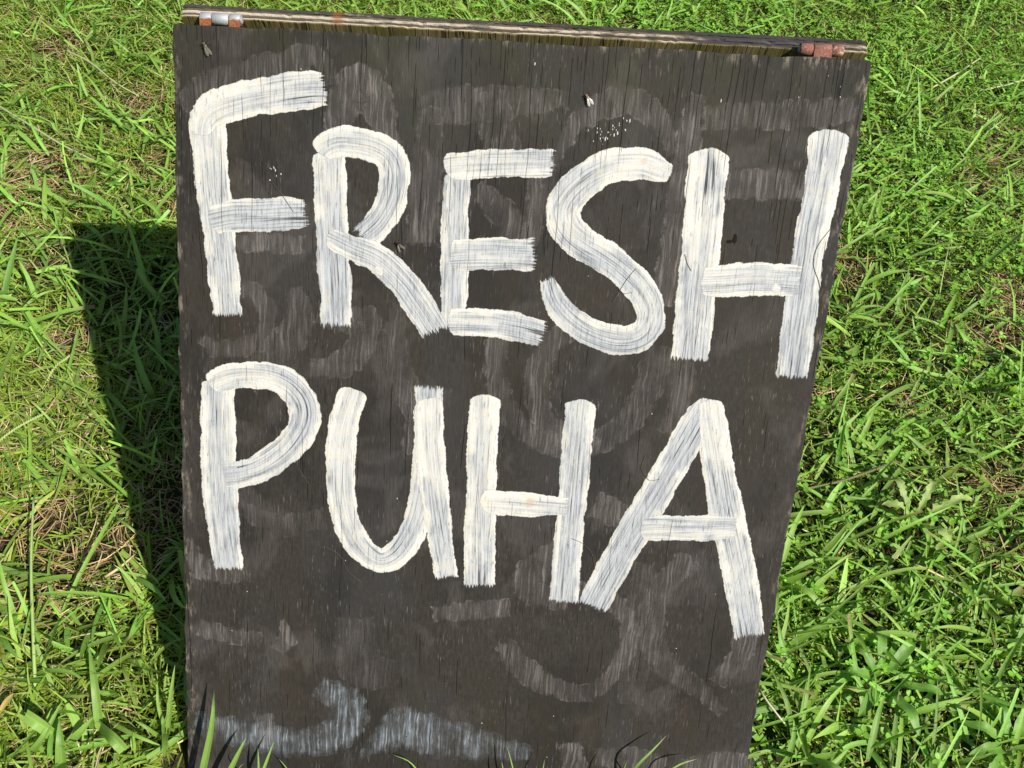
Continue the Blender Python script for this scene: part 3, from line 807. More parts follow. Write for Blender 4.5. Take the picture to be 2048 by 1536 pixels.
def fly(x, z, ang, s, body, wing, label, spread=.22):
    """head towards +x of its own frame; sits on the board's front face"""
    n = Vector((0, -CA, SA)); 
    loc = Vector((x, z * SA, z * CA)) + n * (.0019 * s)
    rt = empty('fly', loc)
    ex = Vector((math.cos(ang), 0, math.sin(ang))); ex = Vector((ex.x, ex.z * SA, ex.z * CA))
    ez = n; ey = ez.cross(ex)
    Mx = Matrix((ex, ey, ez)).transposed().to_4x4(); Mx.translation = loc
    rt.matrix_world = Mx
    tag(rt, label, 'fly', 'flies resting on the board')
    mm = .001 * s
    prof = [(-4.6, .15, -.1), (-4.2, .7, -.1), (-3.2, 1.15, 0), (-2.0, 1.35, .1), (-1.0, 1.1, .1), (-.5, .8, .1), (-.1, 1.15, .15), (.9, 1.45, .2), (1.9, 1.2, .15), (2.4, .55, 0), (2.7, .85, 0), (3.2, 1.15, 0), (3.7, .9, -.1), (4.0, .3, -.2)]
    from_bm('body', lathe_x([(a * mm, b * mm, c * mm) for a, b, c in prof]), [body], rt)
    for sd in (-1, 1):
        bm = bmesh.new()
        bmesh.ops.create_icosphere(bm, subdivisions=2, radius=.62 * mm)
        bmesh.ops.translate(bm, verts=bm.verts, vec=(3.3 * mm, .75 * sd * mm, .25 * mm))
        for f in bm.faces: f.smooth = True
        from_bm('eye', bm, [M_EYE], rt)
        # wing: a veined teardrop, slightly arched
        bm = bmesh.new()
        out = [(0, 0), (-1.2, .55), (-3.2, 1.25), (-5.2, 1.35), (-6.4, .85), (-6.7, .2), (-6.0, -.45), (-4.2, -.75), (-2.0, -.55), (-.6, -.25)]
        c_, s_ = math.cos(spread * sd), math.sin(spread * sd)
        ring = []
        for a, b in out:
            b = b * sd
            X, Y = a * c_ + b * s_ * .6, b * c_ - a * s_
            ring.append(bm.verts.new(((X + 1.0) * mm, (Y + .55 * sd) * mm, (1.25 - .10 * abs(a) * .9 - .05 * abs(b)) * mm)))
        cv = bm.verts.new((-2.6 * mm, (.55 + .9 * spread * 3) * sd * mm, 1.25 * mm))
        for i in range(len(ring)): bm.faces.new((cv, ring[i], ring[(i + 1) % len(ring)])).smooth = True
        from_bm('wing', bm, [wing], rt)
        for bx, kx, fx in ((1.6, 3.0, 3.6), (.8, .9, 1.2), (.1, -1.4, -2.6)):
            P = [(bx * mm, .7 * sd * mm, -.3 * mm), (kx * mm, 2.2 * sd * mm, .35 * mm), (fx * mm, 3.2 * sd * mm, -1.6 * mm), (fx * 1.15 * mm, 3.7 * sd * mm, -1.75 * mm)]
            from_bm('leg', tube(P, [.20 * mm, .15 * mm, .10 * mm, .08 * mm], 5), [M_FLYK], rt)
    return rt
fly(.0615, .7146, math.radians(122), 1.12, M_FLYB, M_WING1, 'amber fly with pale folded wings above the S, resting on the board', .10)
fly(-.2686, .7331, math.radians(120), 1.25, M_FLYD, M_WING2, 'slim dark olive fly below the left hinge, resting on the board', .05)
fly(-.0980, .5768, math.radians(128), 1.05, M_FLYK, M_WING2, 'black fly beside the leg of the R, resting on the board', .25)

# ------------------------------------------------------------------ lawn
def fbm(x, y, seed, f=1.0):
    r = np.random.default_rng(seed)
    out = np.zeros_like(x); amp = 1.0
    for _ in range(5):
        for _k in range(3):
            a = r.uniform(0, 2 * np.pi); ph = r.uniform(0, 2 * np.pi)
            out += amp * np.sin((x * np.cos(a) + y * np.sin(a)) * f + ph) / 3
        f *= 1.9; amp *= .62
    return out

# bare, brownish places in the turf: (x, y, radius)
BARE = [(-.888, 1.058, .075), (-.90, .92, .055), (-.80, 1.335, .05), (-.70, 1.10, .035), (-.62, .98, .04), (.912, .862, .06), (.86, .775, .05),
        (1.066, 1.346, .07), (.97, 1.24, .05), (1.10, 1.50, .05), (-.47, .25, .05), (-.55, .19, .05), (-.60, .28, .05),
        (-.68, .62, .04), (.70, .33, .04), (.75, .46, .04), (-1.05, 1.55, .06), (.52, .60, .03), (.62, .95, .04), (-.42, .35, .05), (-.36, .55, .05), (.63, .62, .03)]
def bare(x, y):
    w = .02 * fbm(x, y, 5, 40)
    m = np.zeros_like(x)
    for bx, by, br in BARE:
        d = np.hypot(x - bx, (y - by) * .9) + w * .6
        m = np.maximum(m, np.clip((br * 1.25 - d) / (br * .7), 0, 1))
    return m

def in_view(x, y, pad=.06):
    """the piece of lawn the dense turf covers: around and behind the board"""
    l = -.40 - .50 * np.maximum(y, -.1) - pad - .05
    r = .66 + .40 * np.maximum(y, -.1) + pad + .05
    return (x > l) & (x < r) & (y > -.07 - pad) & (y < 2.35)

def hits_board(P, root):
    """P (n, k, 3): does the blade pass through the front panel, and where is its root"""
    n = -P[..., 1] * CA + P[..., 2] * SA
    h = P[..., 1] * SA + P[..., 2] * CA
    inx = (np.abs(P[..., 0]) < .312) & (h < .77)
    rn = -root[:, 1] * CA
    behind = rn < 0
    bad_b = behind & np.any(inx & (n > -.0175), axis=1)
    bad_f = (~behind) & np.any(inx & (n < .002), axis=1)
    root_in = (np.abs(root[:, 0]) < .31) & (np.abs(root[:, 1] - .008) < .013)
    return bad_b | bad_f | root_in

def rand_green(n, base, var=.22, yellow=.12):
    c = np.asarray(base)[None] * rng.normal(1, var, (n, 1)).clip(.5, 1.6)
    k = rng.random((n, 1)) * yellow * 2
    c = c * (1 - k) + k * np.array([[.32, .33, .07]])
    c *= rng.normal(1, .06, (n, 3))
    return np.clip(c, .004, .8)

def blades(x, y, L, W, az, p0, curl, rows, cols, col, z0=0.0, blunt=None, fold=.25, twist=None, tipcol=None, wave=None, zmin=.003):
    """arrays of bent leaf blades; returns co, quads, attrs"""
    n = len(x)
    t = np.linspace(0, 1, rows)
    pit = p0[:, None] - curl[:, None] * t[None] ** 1.2
    azt = az[:, None] + (0 if wave is None else wave[:, None] * t[None] ** 1.5)
    dl = (L / (rows - 1))[:, None]
    d = np.stack([np.cos(azt) * np.cos(pit), np.sin(azt) * np.cos(pit), np.sin(pit)], -1)
    P = np.zeros((n, rows, 3))
    P[:, 1:] = np.cumsum(d[:, :-1] * dl[..., None], axis=1)
    P[..., 0] += x[:, None]; P[..., 1] += y[:, None]; P[..., 2] += (z0 if np.isscalar(z0) else z0[:, None])
    P[..., 2] = np.maximum(P[..., 2], zmin + .004 * rng.random((n, 1)) * t[None])
    root = np.c_[x, y]
    ok = ~hits_board(P, root)
    # short turf straight in front of the board's foot
    infront = (np.abs(x) < .36) & (y < .01)
    ok &= ~(infront & (P[..., 2].max(1) > .011 + .004 * rng.random(n)))
    P, d, azt, W, col = P[ok], d[ok], azt[ok], W[ok], col[ok]
    n = len(P)
    tw = (rng.normal(0, .5, n) if twist is None else twist[ok])[:, None] * (0.3 + t[None])
    s = np.stack([-np.sin(azt), np.cos(azt), np.zeros_like(azt)], -1)
    up = np.cross(d, s)
    sd = s * np.cos(tw)[..., None] + up * np.sin(tw)[..., None]
    nn = np.cross(d, sd)
    prof = np.minimum(1, .55 + 2.2 * t) * (1 - t ** 2.6) ** .8
    prof = np.repeat(prof[None], n, 0)
    if blunt is not None:
        b = blunt[ok]
        prof[b] = (np.minimum(1, .6 + 2 * t) * (1 - .25 * t))[None]
    w = W[:, None] * prof * .5
    u = np.linspace(-1, 1, cols)
    co = P[:, :, None] + sd[:, :, None] * (w[..., None] * u)[..., None]
    if cols == 3:
        co[:, :, 1] -= nn * (w * fold)[..., None]
    co = co.reshape(-1, 3)
    i = (np.arange(n)[:, None, None] * rows * cols + np.arange(rows - 1)[None, :, None] * cols + np.arange(cols - 1)[None, None]).ravel()
    q = np.c_[i, i + 1, i + 1 + cols, i + cols]
    C4 = np.ones((n, rows, cols, 4))
    base = col[:, None] * (.92 + .16 * t)[None, :, None]
    if tipcol is not None:
        k = (tipcol[ok][:, None] * np.clip((t - .72) / .28, 0, 1)[None])[..., None]
        base = base * (1 - k) + k * np.array([.34, .26, .12])
    C4[..., :3] = base[:, :, None]
    A = {'Col': ('FLOAT_COLOR', C4.reshape(-1, 4)),
         'across': ('FLOAT', np.tile(u, n * rows)),
         'along': ('FLOAT', np.tile(np.repeat(t, cols), n))}
    return co, q, A

def cat(items):
    off, C_, Q_, A_ = 0, [], [], {}
    for co, q, A in items:
        C_.append(co); Q_.append(q + off); off += len(co)
        for k in A: A_.setdefault(k, [A[k][0], []])[1].append(A[k][1])
    return np.vstack(C_), np.vstack(Q_), {k: (v[0], np.concatenate(v[1])) for k, v in A_.items()}

def scatter(dens, x0=-1.75, x1=2.0, y0=-.14, y1=2.4):
    n = int(dens * (x1 - x0) * (y1 - y0))
    x, y = rng.uniform(x0, x1, n), rng.uniform(y0, y1, n)
    k = in_view(x, y)
    return x[k], y[k]

def left_of(x, y):      # 1 on the grassy left, 0 on the clover side
    return np.clip(.5 - (x - .10 - .10 * fbm(x, y, 9, 6)) * 2.5, 0, 1)

GREEN_L = (.335, .505, .062)
GREEN_R = (.255, .475, .050)
GREEN_B = (.255, .475, .080)

sets = []
# 1. the fine turf
x, y = scatter(40000)
den = np.clip(.60 + .34 * fbm(x, y, 21, 14), .10, 1) * (1 - .88 * bare(x, y)) * (.45 + .55 * left_of(x, y))
k = rng.random(len(x)) < den
x, y = x[k], y[k]; n = len(x)
lf = left_of(x, y)
c = rand_green(n, (1, 1, 1), .22, 0) * (np.array(GREEN_L)[None] * lf[:, None] + np.array(GREEN_R)[None] * (1 - lf[:, None]))
yel = rng.random((n, 1)) ** 2 * .5
c = c * (1 - yel) + yel * np.array([[.42, .46, .10]])
az0 = np.where(rng.random(n) < .45, rng.normal(-2.0, .7, n), rng.uniform(0, 2 * np.pi, n)) + .5 * fbm(x, y, 31, 9)
sets.append(blades(x, y, rng.gamma(6, .0052, n).clip(.010, .065), rng.uniform(.0012, .0031, n), az0,
                   rng.normal(.75, .35, n).clip(.1, 1.5), rng.normal(.75, .5, n), 5, 2, c, tipcol=(rng.random(n) < .22) * 1.0))
# 2. the wide blades lying over it, many of them cut blunt by the mower
x, y = scatter(5600)
den = np.clip(.44 + .40 * fbm(x, y, 77, 7) + .9 * np.clip(.75 - y, 0, .6) * (x > .2), .06, 1) * (1 - .6 * bare(x, y))
k = rng.random(len(x)) < den
x, y = x[k], y[k]; n = len(x)
c = rand_green(n, GREEN_B, .2, .12)
az0 = np.where(rng.random(n) < .55, np.where(x > .1, rng.normal(.55, .6, n), rng.normal(-.85, .7, n)) + np.pi * (rng.random(n) < .35), rng.uniform(0, 2 * np.pi, n))
sets.append(blades(x, y, rng.gamma(6, .0105, n).clip(.022, .15), rng.gamma(9, .00064, n).clip(.0028, .0105), az0,
                   rng.normal(.42, .25, n).clip(.05, 1.2), rng.normal(.42, .34, n), 8, 3, c, z0=rng.uniform(.002, .016, n),
                   blunt=rng.random(n) < .30, wave=rng.normal(0, .35, n), tipcol=(rng.random(n) < .2) * 1.0, fold=.35))
co, q, A = cat(sets)
tag(link('grass', np_mesh('grass', co, q, attrs=A), [M_LEAF]), 'sunlit mown lawn grass, fine and broad blades, all round the board', 'grass', kind='stuff')

# 3. sparser, coarser turf further out
n = 260000
x, y = rng.uniform(-3.2, 3.6, n), rng.uniform(-2.2, 4.6, n)
k = ~in_view(x, y, .0) & (rng.random(n) < np.clip(1.25 - np.hypot(x - .2, y - .9) / 3.4, .06, 1))
x, y = x[k], y[k]; n = len(x)
c = rand_green(n, GREEN_L, .2, .15)
far = blades(x, y, rng.gamma(6, .0080, n).clip(.018, .09), rng.uniform(.0030, .0075, n), rng.uniform(0, 2 * np.pi, n),
             rng.normal(.7, .35, n).clip(.1, 1.4), rng.normal(.7, .4, n), 3, 2, c)
tag(link('outer_grass', np_mesh('outer_grass', far[0], far[1], attrs=far[2]), [M_LEAF]), 'coarser lawn grass further away from the board', 'grass', kind='stuff')

# 4. straw and dead thatch
x, y = scatter(17000)
b = bare(x, y)
den = np.clip(.31 + .25 * fbm(x, y, 51, 11), .02, 1) * (.40 + .60 * left_of(x, y)) + 1.6 * b
k = rng.random(len(x)) < den
x, y, b = x[k], y[k], b[k]; n = len(x)
c = np.array([[.56, .44, .25]]) * rng.normal(1, .25, (n, 1)).clip(.35, 1.7) * rng.normal(1, .07, (n, 3))
redb = (rng.random((n, 1)) < .22 + .5 * b[:, None])
c = np.where(redb, c * np.array([[.86, .72, .66]]), c)
s1 = blades(x, y, rng.gamma(5, .0062, n).clip(.008, .085), rng.uniform(.0007, .0021, n), rng.uniform(0, 2 * np.pi, n),
            rng.normal(.10, .22, n), rng.normal(.1, .4, n), 4, 2, np.clip(c, .01, .8), z0=rng.uniform(.001, .016, n), wave=rng.normal(0, .7, n))
tag(link('straw', np_mesh('straw', s1[0], s1[1], attrs=s1[2]), [M_STRAW]), 'dry straw and dead thatch lying between the grass', 'straw', kind='stuff')

# 5. clover and tiny-leaved weeds on the right and behind
def leaflets(x, y, z, r, az, tilt, col, kind):
    """cupped round leaflets: a fan of eight triangles, notched for clover, pointed otherwise"""
    n = len(x)
    if kind == 'clover':
        ring = np.array([(0.0, 0.0), (.45, -.52), (.95, -.62), (1.38, -.38), (1.28, 0.0), (1.38, .38), (.95, .62), (.45, .52)])
    else:
        ring = np.array([(0.0, 0.0), (.55, -.30), (1.1, -.40), (1.65, -.22), (2.0, 0.0), (1.65, .22), (1.1, .40), (.55, .30)])
    ctr = np.array([(.8, 0.0)])
    pts = np.vstack([ctr, ring]) * r[:, None, None]
    up = np.zeros((n, 9)); up[:, 1:] = .16 * r[:, None]; up[:, 1] = 0; up[:, 5] = .05 * r
    ca, sa, ct, st = np.cos(az), np.sin(az), np.cos(tilt), np.sin(tilt)
    fx = pts[..., 0] * ct[:, None] - up * st[:, None]
    fz = pts[..., 0] * st[:, None] + up * ct[:, None]
    X = x[:, None] + fx * ca[:, None] - pts[..., 1] * sa[:, None]
    Y = y[:, None] + fx * sa[:, None] + pts[..., 1] * ca[:, None]
    Z = z[:, None] + fz
    P = np.stack([X, Y, np.maximum(Z, .002)], -1)
    ok = ~hits_board(P, np.c_[x, y]) & ~((np.abs(x) < .36) & (y < .01) & (Z.max(1) > .012))
    P, col = P[ok], col[ok]; n = len(P)
    base = np.arange(n)[:, None] * 9
    k = np.arange(8)
    tris = np.stack([np.broadcast_to(base, (n, 8)), base + 1 + k, base + 1 + (k + 1) % 8], -1).reshape(-1, 3)
    C4 = np.ones((n, 9, 4)); C4[..., :3] = col[:, None]
    C4[:, 0, :3] *= 1.18
    return P.reshape(-1, 3), tris, {'Col': ('FLOAT_COLOR', C4.reshape(-1, 4)), 'across': ('FLOAT', np.full(n * 9, .5)), 'along': ('FLOAT', np.full(n * 9, .5))}

def clover_den(x, y):
    return np.clip(.55 + .45 * fbm(x, y, 63, 9), 0, 1)
x, y = scatter(7200)
k = rng.random(len(x)) < clover_den(x, y) * (1 - left_of(x, y)) * (1 - .8 * bare(x, y)) * np.clip(.14 + .55 * y, .12, .85)
x, y = x[k], y[k]; n = len(x)
z = rng.uniform(.010, .034, n); r = rng.uniform(.0034, .0066, n); az = rng.uniform(0, 2 * np.pi, n)
c = rand_green(n, (.215, .44, .055), .2, .08)
its = []
lx, ly = rng.normal(0, .25, n), rng.normal(0, .25, n)
for j in range(3):
    a = az + j * 2.0944 + rng.normal(0, .15, n)
    its.append(leaflets(x, y, z, r, a, np.cos(a) * lx + np.sin(a) * ly + rng.normal(.02, .14, n), c, 'clover'))
co, q, A = cat(its)
tag(link('clover', np_mesh('clover', co, tris=q, attrs=A), [M_CLOV]), 'low clover leaves spread through the lawn right of the board', 'clover', kind='stuff')
x, y = scatter(34000)
k = rng.random(len(x)) < (np.clip(.42 + .55 * fbm(x, y, 88, 13), 0, 1) * (.22 + .78 * (1 - left_of(x, y))) * (1 - .75 * bare(x, y)))
x, y = x[k], y[k]; n = len(x)
c = rand_green(n, (.28, .48, .055), .24, .15)
w = leaflets(x, y, rng.uniform(.003, .024, n), rng.uniform(.0013, .0034, n), rng.uniform(0, 2 * np.pi, n), rng.normal(.15, .4, n), c, 'weed')
tag(link('lawn_weeds', np_mesh('lawn_weeds', w[0], tris=w[1], attrs=w[2]), [M_CLOV]), 'tiny-leaved creeping weeds filling the lawn', 'weeds', kind='stuff')

# ------------------------------------------------------------------ single plants that stand out
def leaf_strip(pts, width, prof, col, tip=None, fold=.3, rows=14, cols=5, lobes=0.0, ripple=0.0, sideref=(0, 0, 1)):
    P = spline(pts, .003)
    L = np.concatenate([[0], np.cumsum(np.linalg.norm(np.diff(P, axis=0), axis=1))]); L /= L[-1]
    t = np.linspace(0, 1, rows)
    P = np.stack([np.interp(t, L, P[:, k]) for k in range(3)], -1)
    d = np.gradient(P, axis=0); d /= np.linalg.norm(d, axis=1)[:, None]
    s = np.cross(np.array(sideref, float), d); s /= np.linalg.norm(s, axis=1)[:, None] + 1e-9
    nn = np.cross(d, s)
    w = width * .5 * prof(t)
    if lobes: w = w * np.where(t > .22, np.array([1.0, .72, 1 - lobes])[(np.arange(rows)) % 3], .35)
    u = np.linspace(-1, 1, cols)
    co = P[:, None] + s[:, None] * (w[:, None] * u)[..., None] + nn[:, None] * ((np.abs(u)[None] * w[:, None] * fold) + ripple * np.sin(t * 21)[:, None] * np.abs(u)[None])[..., None]
    C4 = np.ones((rows, cols, 4)); C4[..., :3] = np.array(col)
    if tip is not None:
        k = np.clip((t - .86) / .10, 0, 1)[:, None, None]
        C4[..., :3] = C4[..., :3] * (1 - k) + np.array(tip) * k
    i = (np.arange(rows - 1)[:, None] * cols + np.arange(cols - 1)[None]).ravel()
    q = np.c_[i, i + 1, i + 1 + cols, i + cols]
    return co.reshape(-1, 3), q, {'Col': ('FLOAT_COLOR', C4.reshape(-1, 4)), 'across': ('FLOAT', np.tile(u, rows)), 'along': ('FLOAT', np.repeat(t, cols))}

def part(name, geo, mat, root, o0):
    co, q, A = geo
    o = link(name, np_mesh(name, co - np.asarray(o0), q, attrs=A), [mat], root)
    return o

GRASS_PROF = lambda t: np.minimum(1, .62 + 1.6 * t) * (1 - t ** 3) ** .8
CUT_PROF = lambda t: np.minimum(1, .7 + 1.2 * t) * (1 - .12 * t)
PLANTAIN_PROF = lambda t: .16 + .84 * np.clip(np.sin(np.clip((t - .16) / .84, 0, 1) * np.pi), 0, 1) ** .75
DANDE_PROF = lambda t: np.clip(.22 + .9 * t, 0, 1) * (1 - t ** 5) ** .6

# tall grass at the board's foot: (points, width, dry tip)
def tuft(label, items, group='grass tufts by the board'):
    o0 = np.array((items[0][0][0][0], items[0][0][0][1] - .01, 0.0))
    rt = empty('grass_tuft', o0)
    tag(rt, label, 'grass tuft', group)
    for pts, w, kind in items:
        pts = [np.array(p, float) for p in pts]
        p0 = pts[0]
        away = p0 - pts[1]; away[2] = 0
        root = p0 + away / (np.linalg.norm(away) + 1e-6) * min(.012, p0[2] * .5 + .002); root[2] = 0
        g = np.array((.26, .43, .085)) * rng.normal(1, .10)
        tip = {'dark': (.02, .018, .010), 'dry': (.42, .33, .17), 'cut': None, '': None}[kind]
        part('blade', leaf_strip([root] + pts, w, CUT_PROF if kind == 'cut' else GRASS_PROF, g, tip, fold=.30, sideref=(0, -.6, .8)), M_LEAF, rt, o0)
    return rt

FRONT = [
 ('broad grass blade with a dark withered tip in front of the board, bottom left', [([(-.28, -.019, .026), (-.267, .017, .084), (-.266, .046, .114)], .0078, 'dark')]),
 ('short broad grass blade in front of the faded white mark, second from the left', [([(-.255, -.018, .028), (-.241, .003, .057), (-.234, .016, .068)], .0068, '')]),
 ('small forked grass tuft in front of the board under the P', [([(-.22, -.016, .027), (-.21, .006, .054), (-.206, .016, .063)], .0040, ''), ([(-.219, -.013, .033), (-.221, .002, .049), (-.223, .011, .055)], .0034, ''), ([(-.232, -.013, .017), (-.24, -.008, .044), (-.234, -.004, .05)], .0022, 'dry')]),
 ('single thin grass blade right of the forked tuft at the foot of the board', [([(-.189, -.004, .021), (-.196, .002, .034), (-.203, .007, .038)], .0018, '')]),
 ('group of thin upright grass blades in front of the middle of the board', [([(.046, -.001, .045), (.04, .013, .062), (.035, .023, .07)], .0022, ''), ([(.035, 0, .038), (.033, .007, .049), (.031, .013, .054)], .0027, ''), ([(.073, .002, .041), (.075, .009, .049), (.076, .017, .056)], .0021, '')]),
 ('slanting pale-tipped grass blade against the foot of the board, right of the middle', [([(.171, .012, .062), (.186, .024, .079), (.201, .038, .0865)], .0036, 'dry'), ([(.181, .003, .042), (.172, .010, .060), (.171, .0155, .0635)], .0027, ''), ([(.153, -.005, .060), (.156, .003, .072), (.159, .013, .079)], .0022, '')]),
 ('yellowish arched grass blade at the foot of the board, rightmost in front of it', [([(.205, .011, .050), (.218, .018, .062), (.237, .0245, .062)], .0028, 'dry')]),
 ('dark wiry grass stem lying against the curved faded mark', [([(-.043, -.006, .014), (-.064, .012, .034), (-.084, .0185, .0365)], .0017, '')]),
]
for lb, it in FRONT:
    it = [([(p[0], p[1] - .004, p[2]) for p in pts], w, k) for pts, w, k in it]
    tuft(lb, it, 'grass in front of the board')
tuft('tuft of broad grass blades, one cut off square, at the bottom left of the lawn', [
    ([(-.409, .032, .008), (-.418, .068, .04), (-.436, .107, .05)], .0103, ''), ([(-.444, .018, .01), (-.46, .023, .04), (-.476, .03, .045)], .0150, 'cut'),
    ([(-.43, -.021, .005), (-.43, .003, .04), (-.437, .025, .05)], .0126, ''), ([(-.439, .011, .01), (-.42, .02, .03), (-.407, .034, .04)], .0103, ''),
    ([(-.41, .037, .01), (-.38, .014, .04), (-.367, .005, .03)], .0137, 'cut'), ([(-.404, .042, .01), (-.361, .021, .03), (-.330, .014, .02)], .0057, ''),
    ([(-.473, .003, .01), (-.456, .013, .03), (-.446, .05, .04)], .0069, '')])
tuft('tuft of broad grass blades against the left edge of the board near its foot', [
    ([(-.335, .030, .006), (-.330, .052, .045), (-.327, .082, .075)], .0058, ''), ([(-.335, .030, .006), (-.343, .05, .040), (-.347, .070, .055)], .0050, ''),
    ([(-.337, .026, .006), (-.333, .03, .035), (-.326, .040, .052)], .0040, 'dry'), ([(-.340, .028, .006), (-.352, .030, .030), (-.366, .035, .035)], .0055, '')])
tuft('broad arching grass tuft beside the right edge of the board, level with the A', [
    ([(.372, .268, .006), (.352, .300, .050), (.338, .345, .060)], .0090, ''), ([(.380, .275, .006), (.395, .320, .050), (.420, .365, .055)], .0085, ''),
    ([(.378, .262, .006), (.400, .245, .040), (.425, .225, .030)], .0080, 'cut'), ([(.370, .258, .006), (.362, .235, .045), (.356, .200, .045)], .0085, ''),
    ([(.376, .266, .006), (.410, .285, .035), (.450, .300, .030)], .0070, '')])
tuft('loose tuft of long grass blades at the bottom right beside the board', [
    ([(.365, .062, .006), (.350, .095, .045), (.335, .130, .055)], .0065, ''), ([(.372, .058, .006), (.395, .095, .045), (.428, .128, .040)], .0070, ''),
    ([(.372, .050, .006), (.390, .030, .040), (.412, .012, .035)], .0085, 'cut'), ([(.362, .052, .006), (.345, .035, .045), (.337, .022, .060)], .0060, ''),
    ([(.368, .056, .006), (.372, .100, .050), (.386, .145, .050)], .0045, '')])

# stalks lying over the lawn
def stalk(name, label, cat_, pts, w0, w1, col, head=None):
    o0 = np.array((pts[0][0], pts[0][1], 0.0))
    rt = empty(name, o0)
    tag(rt, label, cat_, 'single stalks lying over the lawn')
    P = spline(pts, .008)
    n = len(P)
    bm = tube(P - o0, list(np.linspace(w0, w1, n) * .5), 6)
    m = mat_plain(name + ' skin', col, .6, .3, .15, 60)
    from_bm('stem', bm, [m], rt)
    if head:            # a spike of small overlapping grains along the last stretch
        bm = bmesh.new()
        k0 = int(n * (1 - head))
        Q = spline(P[k0:], .0016)
        for i, p in enumerate(Q):
            dd = Vector(Q[min(i + 1, len(Q) - 1)] - Q[max(i - 1, 0)]).normalized()
            sd = dd.cross(Vector((0, 0, 1))).normalized() * (1 if i % 2 else -1)
            r = bmesh.ops.create_icosphere(bm, subdivisions=1, radius=1.0)
            M = Matrix.Translation(Vector(p - o0) + sd * .0011) @ (dd + sd * .55).normalized().to_track_quat('Z', 'Y').to_matrix().to_4x4() @ Matrix.Diagonal((.0011, .0011, .0022, 1))
            bmesh.ops.transform(bm, matrix=M, verts=r['verts'])
        from_bm('seed_head', bm, [m], rt)
    return rt
G1, G2, ST = (.30, .42, .13), (.36, .44, .16), (.56, .44, .24)
stalk('grass_stalk', 'tall straight green grass stalk standing at the left edge of the lawn', 'grass stalk', [(-.486, .045, 0), (-.505, .108, .03), (-.541, .204, .05), (-.57, .289, .06)], .0046, .0026, G1)
stalk('grass_stalk', 'green seed spike lying by the left edge, level with the top of PUHA', 'grass stalk', [(-.700, .372, .012), (-.672, .401, .03), (-.653, .424, .035), (-.635, .451, .03)], .0024, .0014, G2, .9)
stalk('grass_stalk', 'small pale seed spike in the shadow of the board', 'grass stalk', [(-.495, .425, 0), (-.491, .445, .02), (-.49, .462, .03), (-.491, .489, .03)], .0018, .0012, (.20, .20, .08), .75)
stalk('grass_stalk', 'short yellow-green seed spike on the sunny grass just left of the shadow', 'grass stalk', [(-.672, .520, .004), (-.661, .546, .02), (-.649, .556, .028), (-.642, .577, .025)], .0018, .0012, G2, .8)
stalk('grass_stalk', 'slender pale green stalk across the upper corner of the shadow', 'grass stalk', [(-.701, .739, .006), (-.743, .808, .03), (-.783, .873, .03)], .0032, .0022, (.24, .30, .10))
stalk('grass_stalk', 'upright pale green stalk on the lawn right of the H of FRESH', 'grass stalk', [(.773, .863, .004), (.777, .894, .03), (.799, .957, .05)], .0030, .0018, G2)
stalk('grass_stalk', 'brownish bent stalk beside the right edge of the board above the A', 'grass stalk', [(.420, .405, .004), (.433, .413, .02), (.498, .43, .03), (.582, .47, .03)], .0034, .0022, (.16, .15, .06), .6)
stalk('dry_straw', 'long pale straw curving over the grass at the upper left', 'straw', [(-1.004, 1.485, .03), (-.93, 1.431, .035), (-.854, 1.364, .03), (-.797, 1.334, .02)], .0052, .0030, (.40, .40, .20))
stalk('dry_straw', 'long greenish-white straw from the left edge below the upper straw', 'straw', [(-1.06, 1.25, .03), (-.951, 1.17, .035), (-.868, 1.117, .03), (-.789, 1.081, .02)], .0050, .0034, (.36, .42, .20))
stalk('dry_straw', 'pale straw slanting up in the clover at the upper right', 'straw', [(.982, 1.632, .02), (1.055, 1.687, .035), (1.14, 1.777, .035)], .0052, .0034, (.42, .40, .22))
stalk('dry_straw', 'pale straw reaching the right edge of the picture near the top', 'straw', [(1.097, 1.635, .02), (1.162, 1.654, .03), (1.231, 1.694, .03)], .0055, .0040, (.44, .44, .26))
stalk('dry_straw', 'short tan straw lying on the grass right of the A', 'straw', [(.559, .298, .03), (.577, .29, .03), (.604, .284, .02)], .0034, .0024, ST)
stalk('dry_straw', 'tan straw at the edge of the shadow low on the left', 'straw', [(-.464, .211, .02), (-.449, .222, .025), (-.439, .245, .02)], .0040, .0020, ST)
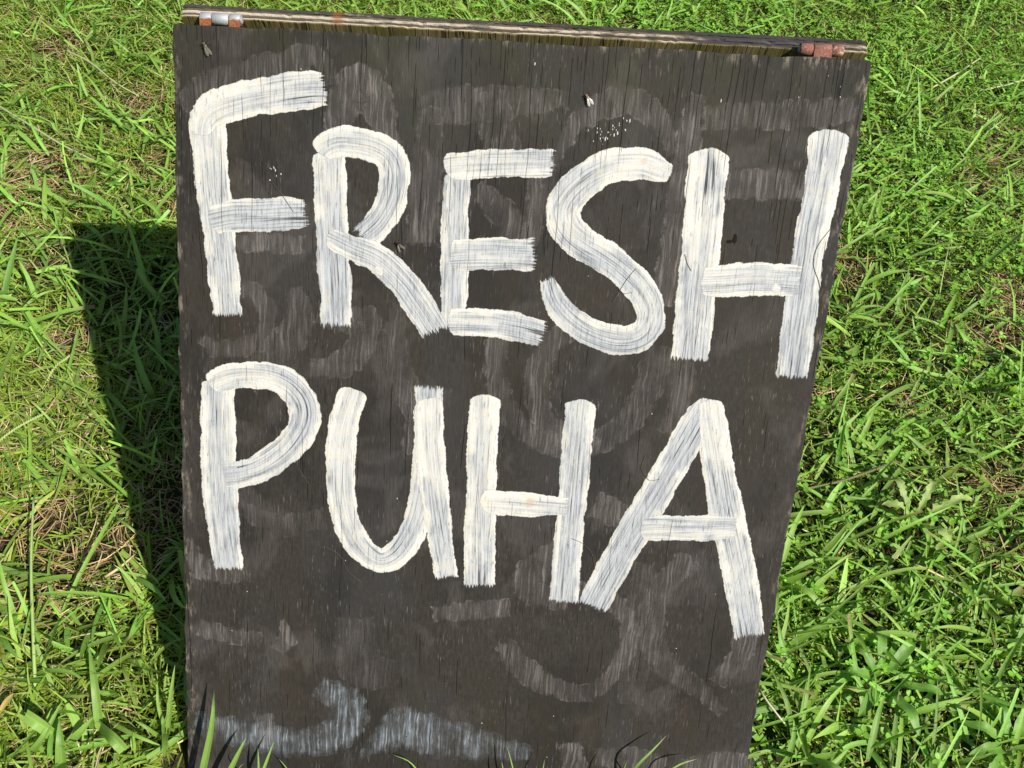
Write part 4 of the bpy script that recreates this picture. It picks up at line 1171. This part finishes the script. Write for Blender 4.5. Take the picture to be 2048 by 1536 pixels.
stalk('dry_straw', 'whitish bent straw against the lower right edge of the board', 'straw', [(.323, .11, .04), (.332, .093, .04), (.349, .077, .03)], .0028, .0020, (.50, .47, .36))

def rosette(name, label, cat_, c, tips, width, prof, col, lobes=0, mat=M_LEAF, lift=.028, rows=16):
    o0 = np.array((c[0], c[1], 0.0))
    rt = empty(name, o0)
    tag(rt, label, cat_)
    for k, (tx, ty) in enumerate(tips):
        d = np.array((tx - c[0], ty - c[1]))
        pts = [(c[0] + d[0] * .04, c[1] + d[1] * .04, .006), (c[0] + d[0] * .35, c[1] + d[1] * .35, lift * rng.uniform(.8, 1.1)),
               (c[0] + d[0] * .72, c[1] + d[1] * .72, lift * rng.uniform(1.1, 1.4)), (tx, ty, lift * rng.uniform(.7, 1.1))]
        g = np.array(col) * rng.normal(1, .10)
        part('leaf', leaf_strip(pts, width * rng.uniform(.85, 1.12), prof, g, fold=.28, rows=rows, cols=5, lobes=lobes, ripple=.0016), mat, rt, o0)
    return rt
rosette('dandelion', 'pale yellow-green dandelion rosette with lobed leaves right of the A', 'dandelion', (.583, .373),
        [(.548, .432), (.618, .432), (.668, .405), (.532, .380), (.610, .325)], .020, DANDE_PROF, (.42, .55, .17), .45, rows=25, lift=.040)
rosette('plantain', 'dark green ribbed plantain rosette in the lower right of the lawn', 'plantain', (.48, .142),
        [(.448, .180), (.487, .205), (.530, .192), (.555, .120), (.503, .075), (.436, .090), (.424, .140)], .0125, PLANTAIN_PROF, (.20, .40, .068))
rosette('plantain', 'broad-leaved plantain cut by the bottom right corner of the picture', 'plantain', (.612, .070),
        [(.604, .125), (.556, .092), (.552, .054), (.640, .115), (.560, .028), (.66, .06)], .0150, PLANTAIN_PROF, (.21, .42, .068))
# a yellowed fallen leaf at the left
o0 = np.array((-.506, .043, 0.0))
lf_ = empty('fallen_leaf', o0)
tag(lf_, 'small yellowed leaf lying in the grass near the bottom left corner', 'leaf')
part('leaf_blade', leaf_strip([(-.512, .030, .030), (-.507, .042, .036), (-.504, .056, .034)], .0065, PLANTAIN_PROF, (.60, .46, .15), rows=10), M_CLOV, lf_, o0)
